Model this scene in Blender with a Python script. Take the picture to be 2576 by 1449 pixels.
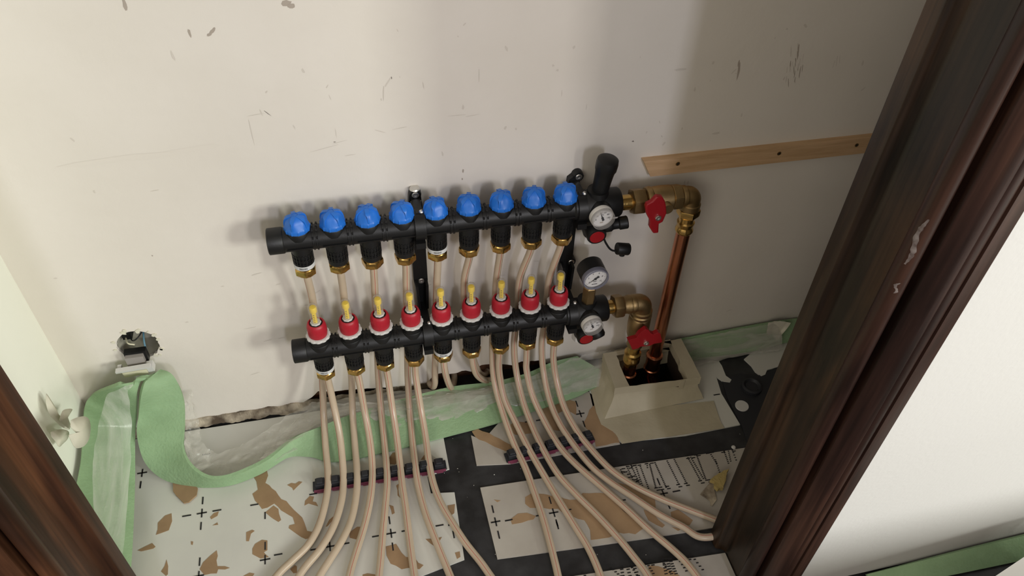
import bpy, math, random
from mathutils import Vector, Matrix, noise
from mathutils.geometry import tessellate_polygon
random.seed(7)
PI = math.pi
for o in list(bpy.data.objects): bpy.data.objects.remove(o)
scn = bpy.context.scene
COL = scn.collection

# ------------------------------------------------------------------ camera
FPX = 1942.2965
PITCH, YAW, ROLL = 0.7561, 0.2505, 0.0415
CAM = Vector((0.0896, -0.9582, 1.1683))
fw = Vector((math.sin(YAW)*math.cos(PITCH), math.cos(YAW)*math.cos(PITCH), -math.sin(PITCH)))
r_ = fw.cross(Vector((0, 0, 1))).normalized(); u_ = r_.cross(fw)
RT = r_*math.cos(ROLL) + u_*math.sin(ROLL); UP = -r_*math.sin(ROLL) + u_*math.cos(ROLL)
cd = bpy.data.cameras.new('camera'); cam = bpy.data.objects.new('camera', cd); COL.objects.link(cam)
cd.sensor_width = 36; cd.lens = FPX*36/2576; cd.clip_start = .02
cam.matrix_world = Matrix(((RT.x, UP.x, -fw.x, CAM.x), (RT.y, UP.y, -fw.y, CAM.y), (RT.z, UP.z, -fw.z, CAM.z), (0, 0, 0, 1)))
scn.camera = cam

# ------------------------------------------------------------------ light
scn.view_settings.view_transform = 'Standard'; scn.view_settings.look = 'None'
scn.view_settings.gamma = 1; scn.view_settings.use_curve_mapping = False
scn.view_settings.exposure = 0.02
w = bpy.data.worlds.new('world'); scn.world = w; w.use_nodes = True
w.node_tree.nodes['Background'].inputs[0].default_value = (1.0, .90, .78, 1)
w.node_tree.nodes['Background'].inputs[1].default_value = .58
def area(name, loc, target, sx, sy, power, color):
    l = bpy.data.lights.new(name, 'AREA'); l.shape = 'RECTANGLE'; l.size = sx; l.size_y = sy
    l.energy = power; l.color = color
    o = bpy.data.objects.new(name, l); COL.objects.link(o); o.location = loc
    o.rotation_euler = (Vector(target) - Vector(loc)).to_track_quat('-Z', 'Y').to_euler()
    return o
area('window_daylight', (1.45, -3.1, 1.40), (.05, 0, .4), .32, .7, 22, (1.0, .96, .92))
area('right_window_daylight', (2.75, -3.1, 1.55), (-.15, 0, .4), .40, .8, 62, (.97, 1.0, .91))
area('far_right_daylight', (4.6, -3.0, 1.6), (-.3, 0, .4), 1.5, .9, 95, (.94, 1.0, .88))
area('narrow_window_daylight', (.62, -3.4, 1.6), (.2, 0, .4), .22, .7, 22, (.84, .87, 1.0))
area('left_fill_light', (-2.0, -3.0, 2.0), (.6, 0, .4), 1.4, 1.2, 17, (1.0, .94, .80))  # fill added to lighten the right part of the back wall

# ------------------------------------------------------------------ geometry helpers
def P(px, py, ax, v):
    d = fw + RT*((px-1288)/FPX) - UP*((py-724.5)/FPX)
    i = 'xyz'.index(ax)
    return CAM + d*((v-CAM[i])/d[i])
def F(px, py, z=0.0): return P(px, py, 'z', z)
def W(px, py, y=0.0): return P(px, py, 'y', y)

class MB:
    def __init__(s): s.v = []; s.f = []; s.m = []; s.mi = 0
    def add(s, vs, fs, mi=None):
        b = len(s.v); s.v += [tuple(v) for v in vs]
        s.f += [tuple(b+i for i in f) for f in fs]; s.m += [s.mi if mi is None else mi]*len(fs)
    def box(s, a, b, mi=None, M=None):
        (x0, y0, z0), (x1, y1, z1) = a, b
        v = [Vector(p) for p in ((x0,y0,z0),(x1,y0,z0),(x1,y1,z0),(x0,y1,z0),(x0,y0,z1),(x1,y0,z1),(x1,y1,z1),(x0,y1,z1))]
        if M: v = [M @ p for p in v]
        s.add(v, [(0,3,2,1),(4,5,6,7),(0,1,5,4),(1,2,6,5),(2,3,7,6),(3,0,4,7)], mi)
    def lathe(s, prof, o=(0,0,0), axis=(0,0,1), n=32, mi=None, rf=None, cap=True, ph=0):
        # prof: list of (radius, height); rf(theta, k) multiplies the radius
        ax = Vector(axis).normalized(); t = Vector((1,0,0)) if abs(ax.x) < .9 else Vector((0,1,0))
        e1 = (t - ax*t.dot(ax)).normalized(); e2 = ax.cross(e1); o = Vector(o); vs = []; fs = []
        for k, (r, h) in enumerate(prof):
            for i in range(n):
                a = 2*PI*i/n + ph; q = r*(rf(a, k) if rf else 1)
                vs.append(o + ax*h + e1*(q*math.cos(a)) + e2*(q*math.sin(a)))
        for k in range(len(prof)-1):
            for i in range(n):
                j = (i+1) % n; fs.append((k*n+i, k*n+j, (k+1)*n+j, (k+1)*n+i))
        if cap:
            fs.append(tuple(range(n-1, -1, -1))); b = (len(prof)-1)*n; fs.append(tuple(b+i for i in range(n)))
        s.add(vs, fs, mi)
    def cyl(s, a, b, r, r2=None, n=32, mi=None, ph=0):
        a = Vector(a); b = Vector(b); L = (b-a).length
        s.lathe([(r, 0), (r if r2 is None else r2, L)], a, b-a, n, mi, ph=ph)
    def tube(s, pts, r, n=16, mi=None, stripe=None, smi=1, cap=True):
        pts = [Vector(p) for p in pts]; N = len(pts); rr = r if isinstance(r, (list, tuple)) else [r]*N
        T = [(pts[min(i+1, N-1)] - pts[max(i-1, 0)]).normalized() for i in range(N)]
        t = Vector((0,-1,0)) if abs(T[0].y) < .8 else Vector((1,0,0))
        e = (t - T[0]*t.dot(T[0])).normalized(); ang = []
        if stripe is not None:
            wd = .13; ang = [stripe-wd/2, stripe+wd/2] + [stripe+wd/2+(2*PI-wd)*k/(n-1) for k in range(1, n-1)]
        else: ang = [2*PI*k/n for k in range(n)]
        n = len(ang); vs = []; fs = []
        for i in range(N):
            e = (e - T[i]*e.dot(T[i])).normalized(); f = T[i].cross(e)
            for a in ang: vs.append(pts[i] + e*(rr[i]*math.cos(a)) + f*(rr[i]*math.sin(a)))
        fm = []
        for i in range(N-1):
            for k in range(n):
                j = (k+1) % n; fs.append((i*n+k, i*n+j, (i+1)*n+j, (i+1)*n+k))
                fm.append(smi if stripe is not None and k == 0 else (s.mi if mi is None else mi))
        if cap:
            fs.append(tuple(range(n-1, -1, -1))); fs.append(tuple((N-1)*n+k for k in range(n))); fm += [fm[-1]]*2
        b = len(s.v); s.v += [tuple(v) for v in vs]; s.f += [tuple(b+i for i in f) for f in fs]; s.m += fm
    def slab(s, outer, holes, fn, a, b, mi=None):
        # polygon with holes in (u, w), extruded from a to b; fn(u, w, d) -> point
        loops = [outer] + list(holes); flat = [p for l in loops for p in l]
        tris = tessellate_polygon([[Vector((p[0], p[1], 0)) for p in l] for l in loops])
        n = len(flat); vs = [fn(p[0], p[1], a) for p in flat] + [fn(p[0], p[1], b) for p in flat]
        fs = [tuple(t) for t in tris] + [tuple(n+i for i in reversed(t)) for t in tris]; k = 0
        for l in loops:
            for i in range(len(l)):
                j = (i+1) % len(l); fs.append((k+i, k+j, n+k+j, n+k+i))
            k += len(l)
        s.add(vs, fs, mi)
    def poly(s, pts, z0, z1, mi=None):     # flat polygon on the ground
        s.slab([(p[0], p[1]) for p in pts], [], lambda u, v, d: Vector((u, v, d)), z0, z1, mi)
    def build(s, name, mats, parent=None, smooth=35, bevel=0, loc=None):
        import bmesh
        me = bpy.data.meshes.new(name); me.from_pydata(s.v, [], s.f)
        if not isinstance(mats, (list, tuple)): mats = [mats]
        for m in mats: me.materials.append(m)
        for p, i in zip(me.polygons, s.m): p.material_index = min(i, len(mats)-1)
        bm = bmesh.new(); bm.from_mesh(me); bmesh.ops.recalc_face_normals(bm, faces=bm.faces); bm.to_mesh(me); bm.free()
        if smooth:
            me.shade_smooth(); me.set_sharp_from_angle(angle=math.radians(smooth))
        o = bpy.data.objects.new(name, me); COL.objects.link(o)
        if parent: o.parent = parent
        if loc: o.location = loc
        if bevel:
            b = o.modifiers.new('bevel', 'BEVEL'); b.width = bevel; b.segments = 2; b.limit_method = 'ANGLE'; b.harden_normals = True
        return o

def tag(o, label=None, cat=None, group=None, kind=None):
    if label: o['label'] = label
    if cat: o['category'] = cat
    if group: o['group'] = group
    if kind: o['kind'] = kind
    return o
def empty(name, loc, label=None, cat=None, group=None, kind=None):
    o = bpy.data.objects.new(name, None); COL.objects.link(o); o.location = loc; o.empty_display_size = .03
    return tag(o, label, cat, group, kind)
def copytree(o, parent=None, loc=None, rz=None):
    c = o.copy(); COL.objects.link(c); c.parent = parent
    if loc is not None: c.location = loc
    if rz is not None: c.rotation_euler.z = rz
    for ch in list(o.children): copytree(ch, c)
    return c
def spline(pts, k=8):
    pts = [Vector(p) for p in pts]; Q = [pts[0]*2-pts[1]] + pts + [pts[-1]*2-pts[-2]]; out = []
    for i in range(1, len(Q)-2):
        a, b, c, d = Q[i-1:i+3]
        for j in range(k):
            t = j/k
            out.append(.5*((2*b) + (c-a)*t + (2*a-5*b+4*c-d)*t*t + (3*b-a-3*c+d)*t**3))
    return out + [pts[-1]]

# ------------------------------------------------------------------ materials
def mat(name, col, rough=.5, metal=0, bump=0, bscale=200, var=0, vscale=8, var_col=None, spec=.5, trans=0, alpha=1, ior=1.45, stretch=None, detail=4, sss=0):
    m = bpy.data.materials.new(name); m.use_nodes = True; nt = m.node_tree; b = nt.nodes['Principled BSDF']
    b.inputs['Base Color'].default_value = (*col, 1); b.inputs['Roughness'].default_value = rough
    b.inputs['Metallic'].default_value = metal; b.inputs['Specular IOR Level'].default_value = spec
    b.inputs['Transmission Weight'].default_value = trans; b.inputs['Alpha'].default_value = alpha; b.inputs['IOR'].default_value = ior
    if sss:
        b.inputs['Subsurface Weight'].default_value = sss; b.inputs['Subsurface Radius'].default_value = (.006, .004, .003)
    tc = nt.nodes.new('ShaderNodeTexCoord'); mp = nt.nodes.new('ShaderNodeMapping'); nt.links.new(tc.outputs['Object'], mp.inputs[0])
    if stretch: mp.inputs['Scale'].default_value = stretch
    if var or var_col:
        n = nt.nodes.new('ShaderNodeTexNoise'); n.inputs['Scale'].default_value = vscale; n.inputs['Detail'].default_value = detail
        nt.links.new(mp.outputs[0], n.inputs['Vector'])
        rp = nt.nodes.new('ShaderNodeValToRGB'); rp.color_ramp.elements[0].position = .35; rp.color_ramp.elements[1].position = .68
        c2 = var_col if var_col else tuple(c*(1-var) for c in col)
        rp.color_ramp.elements[0].color = (*c2, 1); rp.color_ramp.elements[1].color = (*col, 1)
        nt.links.new(n.outputs['Fac'], rp.inputs[0]); nt.links.new(rp.outputs[0], b.inputs['Base Color'])
    if bump:
        n2 = nt.nodes.new('ShaderNodeTexNoise'); n2.inputs['Scale'].default_value = bscale; n2.inputs['Detail'].default_value = 3
        nt.links.new(mp.outputs[0], n2.inputs['Vector'])
        bp = nt.nodes.new('ShaderNodeBump'); bp.inputs['Strength'].default_value = bump; bp.inputs['Distance'].default_value = .002
        nt.links.new(n2.outputs['Fac'], bp.inputs['Height']); nt.links.new(bp.outputs[0], b.inputs['Normal'])
    return m
M = {}
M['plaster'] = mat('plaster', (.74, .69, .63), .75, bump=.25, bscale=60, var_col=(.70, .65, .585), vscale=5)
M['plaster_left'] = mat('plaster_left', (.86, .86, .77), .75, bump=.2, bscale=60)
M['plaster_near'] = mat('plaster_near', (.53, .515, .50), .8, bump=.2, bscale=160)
M['smudge'] = mat('smudge', (.40, .345, .295), .9)
M['smudge_light'] = mat('smudge_light', (.615, .565, .505), .9)
M['scratch'] = mat('scratch', (.22, .19, .17), .9)
M['crumble'] = mat('crumble', (.50, .43, .33), .95, bump=1, bscale=90, var_col=(.09, .065, .045), vscale=38)
M['brick'] = mat('brick', (.12, .05, .024), .95, bump=1, bscale=60, var_col=(.035, .016, .009), vscale=30)
M['black_floor'] = mat('black_floor', (.040, .040, .043), .5, bump=.3, bscale=90, var_col=(.014, .014, .015), vscale=22, detail=9)
M['foil'] = mat('foil', (.66, .655, .60), .33, bump=.35, bscale=14, var_col=(.60, .595, .55), vscale=9)
M['foil_warm'] = mat('foil_warm', (.48, .45, .40), .33, bump=.4, bscale=22, var_col=(.42, .385, .34), vscale=16)
M['cardboard'] = mat('cardboard', (.36, .235, .13), .8, bump=.3, bscale=80, var_col=(.31, .20, .11), vscale=25)
M['ink'] = mat('ink', (.012, .012, .014), .5)
M['foam'] = mat('foam', (.29, .43, .245), .75, bump=.5, bscale=220, var_col=(.255, .385, .215), vscale=30, sss=.15)
def film_mat(name, a, col=(.70, .69, .64), st=(.22, 1, 1)):
    m = mat(name, col, .18, bump=.9, bscale=34, stretch=tuple(1.5*c for c in st)); nt = m.node_tree; b = nt.nodes['Principled BSDF']
    tc = nt.nodes.new('ShaderNodeTexCoord'); mp = nt.nodes.new('ShaderNodeMapping'); mp.inputs['Scale'].default_value = st
    n = nt.nodes.new('ShaderNodeTexNoise'); n.inputs['Scale'].default_value = 34; n.inputs['Detail'].default_value = 5; n.inputs['Distortion'].default_value = 1.2
    nt.links.new(tc.outputs['Object'], mp.inputs[0]); nt.links.new(mp.outputs[0], n.inputs['Vector'])
    mr = nt.nodes.new('ShaderNodeMapRange'); mr.inputs[1].default_value = .30; mr.inputs[2].default_value = .74
    mr.inputs[3].default_value = a*.35; mr.inputs[4].default_value = min(1, a*2.6)
    nt.links.new(n.outputs['Fac'], mr.inputs[0]); nt.links.new(mr.outputs[0], b.inputs['Alpha']); return m
M['film'] = film_mat('film', .30, col=(.60, .58, .52)); M['film_hang'] = film_mat('film_hang', .20, st=(1.6, .18, .18))
M['black'] = mat('black_plastic', (.0062, .0062, .0066), .46, bump=.06, bscale=300)
M['black_rib'] = mat('black_rib', (.006, .006, .0065), .5)
M['blue'] = mat('blue_plastic', (.018, .155, .60), .38)
M['red'] = mat('red_plastic', (.40, .012, .026), .42, sss=.1)
M['red_dark'] = mat('red_enamel', (.30, .007, .012), .4)
M['white_p'] = mat('white_plastic', (.62, .61, .59), .4)
M['dial'] = mat('dial_white', (.72, .70, .68), .5)
M['chrome'] = mat('chrome', (.70, .69, .67), .34, metal=1)
M['silver'] = mat('zinc', (.62, .60, .56), .35, metal=.6)
M['brass'] = mat('brass', (.62, .40, .13), .24, metal=1, bump=.1, bscale=250)
M['brass_dull'] = mat('brass_dull', (.40, .275, .13), .46, metal=1, bump=.08, bscale=500, var=.25, vscale=40)
M['copper'] = mat('copper', (.72, .31, .17), .27, metal=1, bump=.15, bscale=120, var_col=(.50, .20, .11), vscale=30, stretch=(1, 1, .3))
M['pex'] = mat('pipe_plastic', (.52, .415, .31), .30, sss=.2, var_col=(.47, .38, .28), vscale=18)
M['pex_red'] = mat('pipe_stripe', (.40, .07, .05), .4)
M['glass'] = mat('clear_plastic', (.50, .46, .40), .06, alpha=.16)
_nt = M['glass'].node_tree; _lw = _nt.nodes.new('ShaderNodeLayerWeight'); _lw.inputs[0].default_value = .35; _mr = _nt.nodes.new('ShaderNodeMapRange'); _mr.inputs[3].default_value = .06; _mr.inputs[4].default_value = .75
_nt.links.new(_lw.outputs['Facing'], _mr.inputs[0]); _nt.links.new(_mr.outputs[0], _nt.nodes['Principled BSDF'].inputs['Alpha'])
M['lens'] = mat('dial_lens', (.9, .9, .95), .06, alpha=.04)
M['yellow'] = mat('yellow_plastic', (.85, .60, .03), .45)
M['label'] = mat('paper_label', (.62, .62, .62), .5)
M['barcode'] = mat('barcode', (.06, .06, .06), .6)
M['tape'] = mat('masking_tape', (.50, .45, .33), .6, bump=.6, bscale=45, var_col=(.44, .39, .28), vscale=20)
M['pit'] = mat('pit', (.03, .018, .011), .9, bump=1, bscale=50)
M['pit_floor'] = mat('pit_floor', (.02, .012, .008), .95, bump=1, bscale=50)
M['wall_box'] = mat('grey_box', (.42, .40, .33), .6, bump=.5, bscale=80)
M['cream'] = mat('cream_plastic', (.72, .68, .50), .45)
M['magenta'] = mat('magenta_plastic', (.20, .045, .085), .5)
M['rail'] = mat('rail_black', (.022, .023, .028), .5)
M['pine'] = mat('pine', (.62, .41, .24), .6, bump=.25, bscale=60, var_col=(.50, .32, .17), vscale=14, stretch=(1, 9, 14))
M['paper'] = mat('torn_paper', (.66, .63, .52), .7, bump=.4, bscale=60)
M['wool'] = mat('yellow_fibre', (.42, .32, .12), .9, bump=1, bscale=200)
def wood(name, c0, c1, c2, bigs=24):
    m = bpy.data.materials.new(name); m.use_nodes = True; nt = m.node_tree; b = nt.nodes['Principled BSDF']; N = nt.nodes.new; L = nt.links.new
    tc = N('ShaderNodeTexCoord')
    def nz(sc, st, det, dist):
        mp = N('ShaderNodeMapping'); mp.inputs['Scale'].default_value = (1, 1, st); L(tc.outputs['Object'], mp.inputs[0])
        n = N('ShaderNodeTexNoise'); n.inputs['Scale'].default_value = sc; n.inputs['Detail'].default_value = det; n.inputs['Distortion'].default_value = dist
        L(mp.outputs[0], n.inputs['Vector']); return n.outputs['Fac']
    big = nz(bigs, .16, 3, .5); fine = nz(150, .035, 6, .3)
    r1 = N('ShaderNodeValToRGB'); e = r1.color_ramp.elements; e[0].position = .36; e[0].color = (*c0, 1); e[1].position = .66; e[1].color = (*c2, 1)
    x = e.new(.50); x.color = (*c1, 1); L(big, r1.inputs[0])
    r2 = N('ShaderNodeMapRange'); r2.inputs[1].default_value = .35; r2.inputs[2].default_value = .65; r2.inputs[3].default_value = .55; r2.inputs[4].default_value = 1.15; L(fine, r2.inputs[0])
    mx = N('ShaderNodeVectorMath'); mx.operation = 'SCALE'; L(r1.outputs[0], mx.inputs[0]); L(r2.outputs[0], mx.inputs['Scale']); L(mx.outputs[0], b.inputs['Base Color'])
    b.inputs['Roughness'].default_value = .36; b.inputs['Specular IOR Level'].default_value = .35
    bp = N('ShaderNodeBump'); bp.inputs['Strength'].default_value = .3; bp.inputs['Distance'].default_value = .001
    L(fine, bp.inputs['Height']); L(bp.outputs[0], b.inputs['Normal'])
    return m
M['wood'] = wood('dark_wood', (.012, .008, .005), (.030, .017, .010), (.058, .030, .015))
M['wood_left'] = wood('left_post_wood', (.020, .008, .004), (.045, .017, .008), (.085, .034, .015), 18)
M['wood_casing'] = wood('casing_wood', (.014, .0065, .005), (.030, .0135, .010), (.052, .024, .016), 16)

# ------------------------------------------------------------------ room shell
XL = -.412; XR = 1.75; YB = -.41; YF = -.52; ZC = 2.45
def blob(cx, cz, rx, rz, n=10, ang=0, j=.35):
    out = []
    for i in range(n):
        a = 2*PI*i/n; q = 1 + random.uniform(-j, j); x = rx*q*math.cos(a); z = rz*q*math.sin(a)
        out.append((cx + x*math.cos(ang) - z*math.sin(ang), cz + x*math.sin(ang) + z*math.cos(ang)))
    return out
# plaster of the back wall, its torn lower edge following the gap over the floor
edge_px = [(560,1062),(640,1040),(700,1028),(760,1014),(784,1000),(800,985),(850,984),(905,978),(960,975),(1015,972),(1050,976),(1066,974),(1075,965),(1082,954),(1092,941),(1112,939),(1130,940),(1150,938),(1162,933),(1172,932),(1185,935),(1196,925),(1212,918),(1232,916),(1246,918),(1262,916),(1275,917),(1289,919),(1300,914),(1312,909),(1330,909),(1345,908),(1356,907)]
ed = [(W(*p).x, max(.002, W(*p).z)) for p in edge_px]
ed = [(XL-.03, .002), (-.30, .002)] + ed + [(.42, .012), (.50, .008), (XR+.05, .006)]
ed2 = []
for a, b in zip(ed, ed[1:]):
    k = max(1, int((b[0]-a[0])/.006)) if b[0] < .45 else 1
    for i in range(k):
        t = i/k; ed2.append((a[0]+(b[0]-a[0])*t, a[1]+(b[1]-a[1])*t + (random.uniform(-.0012, .0012) if k > 1 else 0)))
ed2.append(ed[-1]); ed2 = [(x, max(.0015, z)) for x, z in ed2]
sc = W(347, 868); SX, SZ = sc.x, sc.z
sock_hole = [(SX + .0315*q*math.cos(a), SZ + .033*q*math.sin(a)) for a, q in [(2*PI*i/40, 1+random.uniform(-.03, .05)) for i in range(40)]]
wb = MB()
wb.slab(ed2 + [(XR+.05, ZC), (XL-.03, ZC)], [sock_hole], lambda u, v, d: Vector((u, d, v)), 0, .016)
wb.slab([(XL-.03, -.12), (XR+.05, -.12), (XR+.05, ZC), (XL-.03, ZC)], [sock_hole], lambda u, v, d: Vector((u, d, v)), .018, .10, 1)
# smudges and scratches that belong to the wall surface
def wall_mark(px, py, lx, lz, ang, mi, n=9):
    dy = -random.uniform(.0001, .0005); p = W(px, py); pts = blob(p.x, p.z, lx, lz, n, ang, .3)
    wb.add([Vector((a_, dy, b_)) for a_, b_ in pts], [tuple(range(len(pts)))], mi)
for a in [(722,8,.006,.004,.3,2),(733,14,.004,.003,0,2),(532,80,.005,.002,.7,2),(538,75,.003,.0015,1,2),(526,87,.003,.0015,.3,2),(477,83,.0015,.005,0,2),(314,10,.0025,.007,0,2),(435,140,.0015,.006,.1,3),(672,284,.0006,.006,.7,4),(183,352,.0012,.004,.5,3),(237,482,.0015,.003,0,3),(390,479,.006,.0006,.1,3),(383,643,.001,.0012,0,2),
          (985,196,.0006,.002,0,4),(975,208,.001,.008,-.6,3),(965,235,.0006,.012,-.1,3),(1007,322,.012,.0008,.12,3),(955,330,.01,.0007,-.4,3),(830,245,.0007,.004,.3,3),(845,335,.0006,.008,0,3),(842,357,.002,.0006,0,4),(820,372,.025,.0006,.2,3),(855,357,.012,.0006,.2,3),(632,330,.0006,.02,0,3),(645,288,.012,.0006,.1,3),(657,283,.0007,.006,.2,3),
          (1065,215,.0006,.006,.1,3),(1205,190,.0006,.014,0,3),(1150,290,.012,.0006,0,3),(1190,290,.01,.0006,.1,3),(1165,430,.0012,.003,0,2),(1163,450,.0012,.002,0,2),(740,320,.001,.004,.3,3),(880,390,.008,.0006,.1,3),
          (1858,178,.0018,.018,.08,2),(1858,160,.0014,.006,.08,2),(2008,130,.0008,.016,.2,2),(2105,152,.0008,.010,.2,3),(2112,150,.0008,.008,.3,3),(2098,160,.0007,.007,0,3),(2170,160,.002,.005,.2,3),(1800,335,.007,.002,.1,3),(1710,175,.010,.0016,0,3),(1592,355,.002,.0012,0,4),(1722,458,.0016,.004,.1,3),(1730,460,.0014,.005,.1,3),(1475,270,.0006,.005,0,3),(1413,235,.0006,.006,0,3),
          (640,940,.008,.001,.2,3),(630,825,.010,.001,.1,3),(700,715,.004,.001,.2,3),(560,720,.002,.001,0,3),(470,810,.003,.001,0,3),(290,402,.09,.004,.05,5),(430,385,.06,.005,.08,5),(140,700,.003,.001,0,3),(1835,780,.006,.0015,.3,3)]: wall_mark(*a)
for k in range(26):
    t_ = random.gauss(0, 1); wall_mark(2000+13*t_, 170+22*random.gauss(0, 1)-4*t_, random.uniform(.0004, .0010), random.uniform(.004, .012), random.uniform(.1, .35), random.choice((2, 2, 3)), 7)
for k in range(34):
    wall_mark(random.uniform(600, 2200), random.uniform(40, 400), random.uniform(.0006, .002), random.uniform(.001, .005), random.uniform(-.8, .8), 3, 7)
for k in range(26):
    wall_mark(random.uniform(640, 1420), random.uniform(640, 900), random.uniform(.002, .008), random.uniform(.0005, .0012), random.uniform(-.3, .5), 3, 7)
tag(wb.build('wall_back', [M['plaster'], M['brick'], M['smudge'], M['smudge_light'], M['scratch'], mat('faint', (.70, .65, .585), .9)], smooth=0), kind='structure')
cr = MB()
# crumbling mortar along the foot of the back wall
N = 170; x0, x1 = XL, .19; vs = []; fs = []
prof = [(0.004, .014), (-.003, .013), (-.008, .008), (-.011, .003), (-.013, .0), (0.004, .0)]
for i in range(N+1):
    x = x0 + (x1-x0)*i/N; left = max(.25, min(1, (.0-x)/.12+.3))
    for k, (y, z) in enumerate(prof):
        nz = noise.noise(Vector((x*45, k*.9, 3))); n2 = noise.noise(Vector((x*160, k*2.1, 8)))
        vs.append(Vector((x, y*left*(1+.35*nz) + .0015*n2, max(0, z*(1+.5*nz) + .0015*n2) + .0004)))
m_ = len(prof)
for i in range(N):
    for k in range(m_): fs.append((i*m_+k, (i+1)*m_+k, (i+1)*m_+(k+1) % m_, i*m_+(k+1) % m_))
cr.add(vs, fs)
tag(cr.build('trim_1', M['crumble'], smooth=0), kind='structure')

b = MB(); b.slab([(.1, 0), (-1.2, 0), (-1.2, ZC), (.1, ZC)], [], lambda u, v, d: Vector((d, u, v)), XL-.08, XL)
b.v = [(x, min(y, .0) if y > 0 else max(y, YB), z) for x, y, z in b.v]
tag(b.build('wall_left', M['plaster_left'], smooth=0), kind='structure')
b = MB(); b.box((XR, YB, 0), (XR+.08, 0, ZC)); tag(b.build('wall_right', M['plaster'], smooth=0), kind='structure')
OPL, OPR, OPT = -.30, .64, 2.06
b = MB()
b.box((-2.2, YF, 0), (OPL, YB, ZC)); b.box((OPR, YF, .012), (3.4, YB, ZC)); b.box((OPL, YF, OPT), (OPR, YB, ZC))
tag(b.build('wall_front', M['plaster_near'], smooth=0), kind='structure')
b = MB(); b.box((XL-.08, YB, ZC), (XR+.08, .10, ZC+.06)); tag(b.build('ceiling', M['plaster'], smooth=0), kind='structure')
# floor with the pit for the riser pipes
pit = [F(1530, 905), F(1585, 975), F(1725, 957), F(1690, 880)]
pit = [(.537, -.014), (.537, -.112), (.668, -.112), (.668, -.014)]
b = MB()
b.slab([(-2.2, .018), (-2.2, -3.6), (3.4, -3.6), (3.4, .018)], [pit], lambda u, v, d: Vector((u, v, d)), -.003, -.12)
b.box((.50, -.13, -.125), (.70, 0, -.12), 1)
b.box((.530, -.12, -.12), (.5372, -.008, -.004), 1); b.box((.6678, -.12, -.12), (.675, -.008, -.004), 1)
b.box((.530, -.1122, -.12), (.675, -.1195, -.004), 1); b.box((.530, -.0138, -.12), (.675, -.008, -.004), 1)
for k in range(70):
    x, y = random.uniform(.15, .75), random.uniform(-.42, -.10); r = random.uniform(.0003, .0012)
    b.add([Vector((u, v, -.0029)) for u, v in blob(x, y, r, r*random.uniform(.3, 1), 6, random.uniform(0, 3))], [tuple(range(6))], 2)
tag(b.build('floor', [M['black_floor'], M['pit'], M['foil']], smooth=0), kind='structure')

# ------------------------------------------------------------------ door frame
prof = [(.66, -.402), (.589, -.402), (.587, -.404), (.587, -.4245), (.5876, -.4265), (.590, -.4285), (.594, -.4295), (.598, -.4320), (.6005, -.4365), (.6015, -.441)]
nb = []
for i in range(13):                                          # round bead nearest the opening
    a = PI*(.52 + .96*i/12); nb.append((.6030 + .0108*math.cos(a), -.4965 + .0125*math.sin(a)))
nb += [(.6040, -.5085), (.6045, -.490), (.6095, -.490), (.6100, -.510), (.6085, -.5145), (.6085, -.5170)]     # deep quirk
nb += [(.6115, -.5205), (.6155, -.5250), (.6200, -.5290), (.6245, -.5315), (.6275, -.5322), (.6293, -.5312), (.6300, -.5270)]
nb += [(.6312, -.5285), (.6345, -.5310), (.6390, -.5318), (.6425, -.5302), (.6438, -.5275), (.6450, -.5318), (.6590, -.5335), (.6612, -.5322), (.6618, -.5205)]
def frame_post(mirror, z0, z1, name, parent, pts, mt='wood'):
    q = [((.338 - x) if mirror else x, y) for x, y in pts]
    m = MB(); m.slab(q, [], lambda u, v, d: Vector((u, v, d)), z0, z1); return m.build(name, M[mt], parent, smooth=40)
dr = empty('door_1', (.17, -.46, 0), kind='structure'); 
def reloc(o, parent): o.location = -Vector(parent.location); return o
lining = prof + [(.6015, -.4835), (.639, -.4835), (.639, -.410), (.66, -.408)]
casing = nb + [(.640, -.5205), (.640, -.4842), (.603, -.4842)]
for mir in (False, True):
    reloc(frame_post(mir, .0, OPT-.01, 'jamb', dr, lining, 'wood_left' if mir else 'wood'), dr)
    reloc(frame_post(mir, .0, OPT+.05, 'casing', dr, casing, 'wood_left' if mir else 'wood_casing'), dr)
m = MB(); m.box((-.30, -.495, 2.03), (.64, -.402, 2.055)); m.box((-.32, -.53, 2.03), (.66, -.521, 2.10)); reloc(m.build('header', M['wood'], dr), dr)
# white paint smears on the bead of the casing
def smear(cx, cz, h, wd):
    m = MB(); rows = 22; vs = []
    for i in range(rows+1):
        t = i/rows; z = cz + (t-.5)*h; wv = wd*math.sqrt(math.sin(PI*min(max(t, .03), .97)))*random.uniform(.6, 1.15)
        for k in range(6):
            a = 1.28 + cx + .05*math.sin(t*7) + (k/5-.5)*wv; vs.append(Vector((.6030 + .0110*math.cos(PI*a), -.4965 + .0127*math.sin(PI*a), z)))
    m.add(vs, [(i*6+k, i*6+k+1, (i+1)*6+k+1, (i+1)*6+k) for i in range(rows) for k in range(5)])
    reloc(m.build('paint_smear', M['smear'], dr), dr)
M['smear'] = mat('paint_smear', (.40, .35, .33), .6, alpha=.6, var_col=(.16, .12, .11), vscale=120)
pz = W(2273, 650, -.522); smear(-.10, pz.z, .055, .16); pz = W(2218, 762, -.522); smear(-.02, pz.z, .014, .10)

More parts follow.
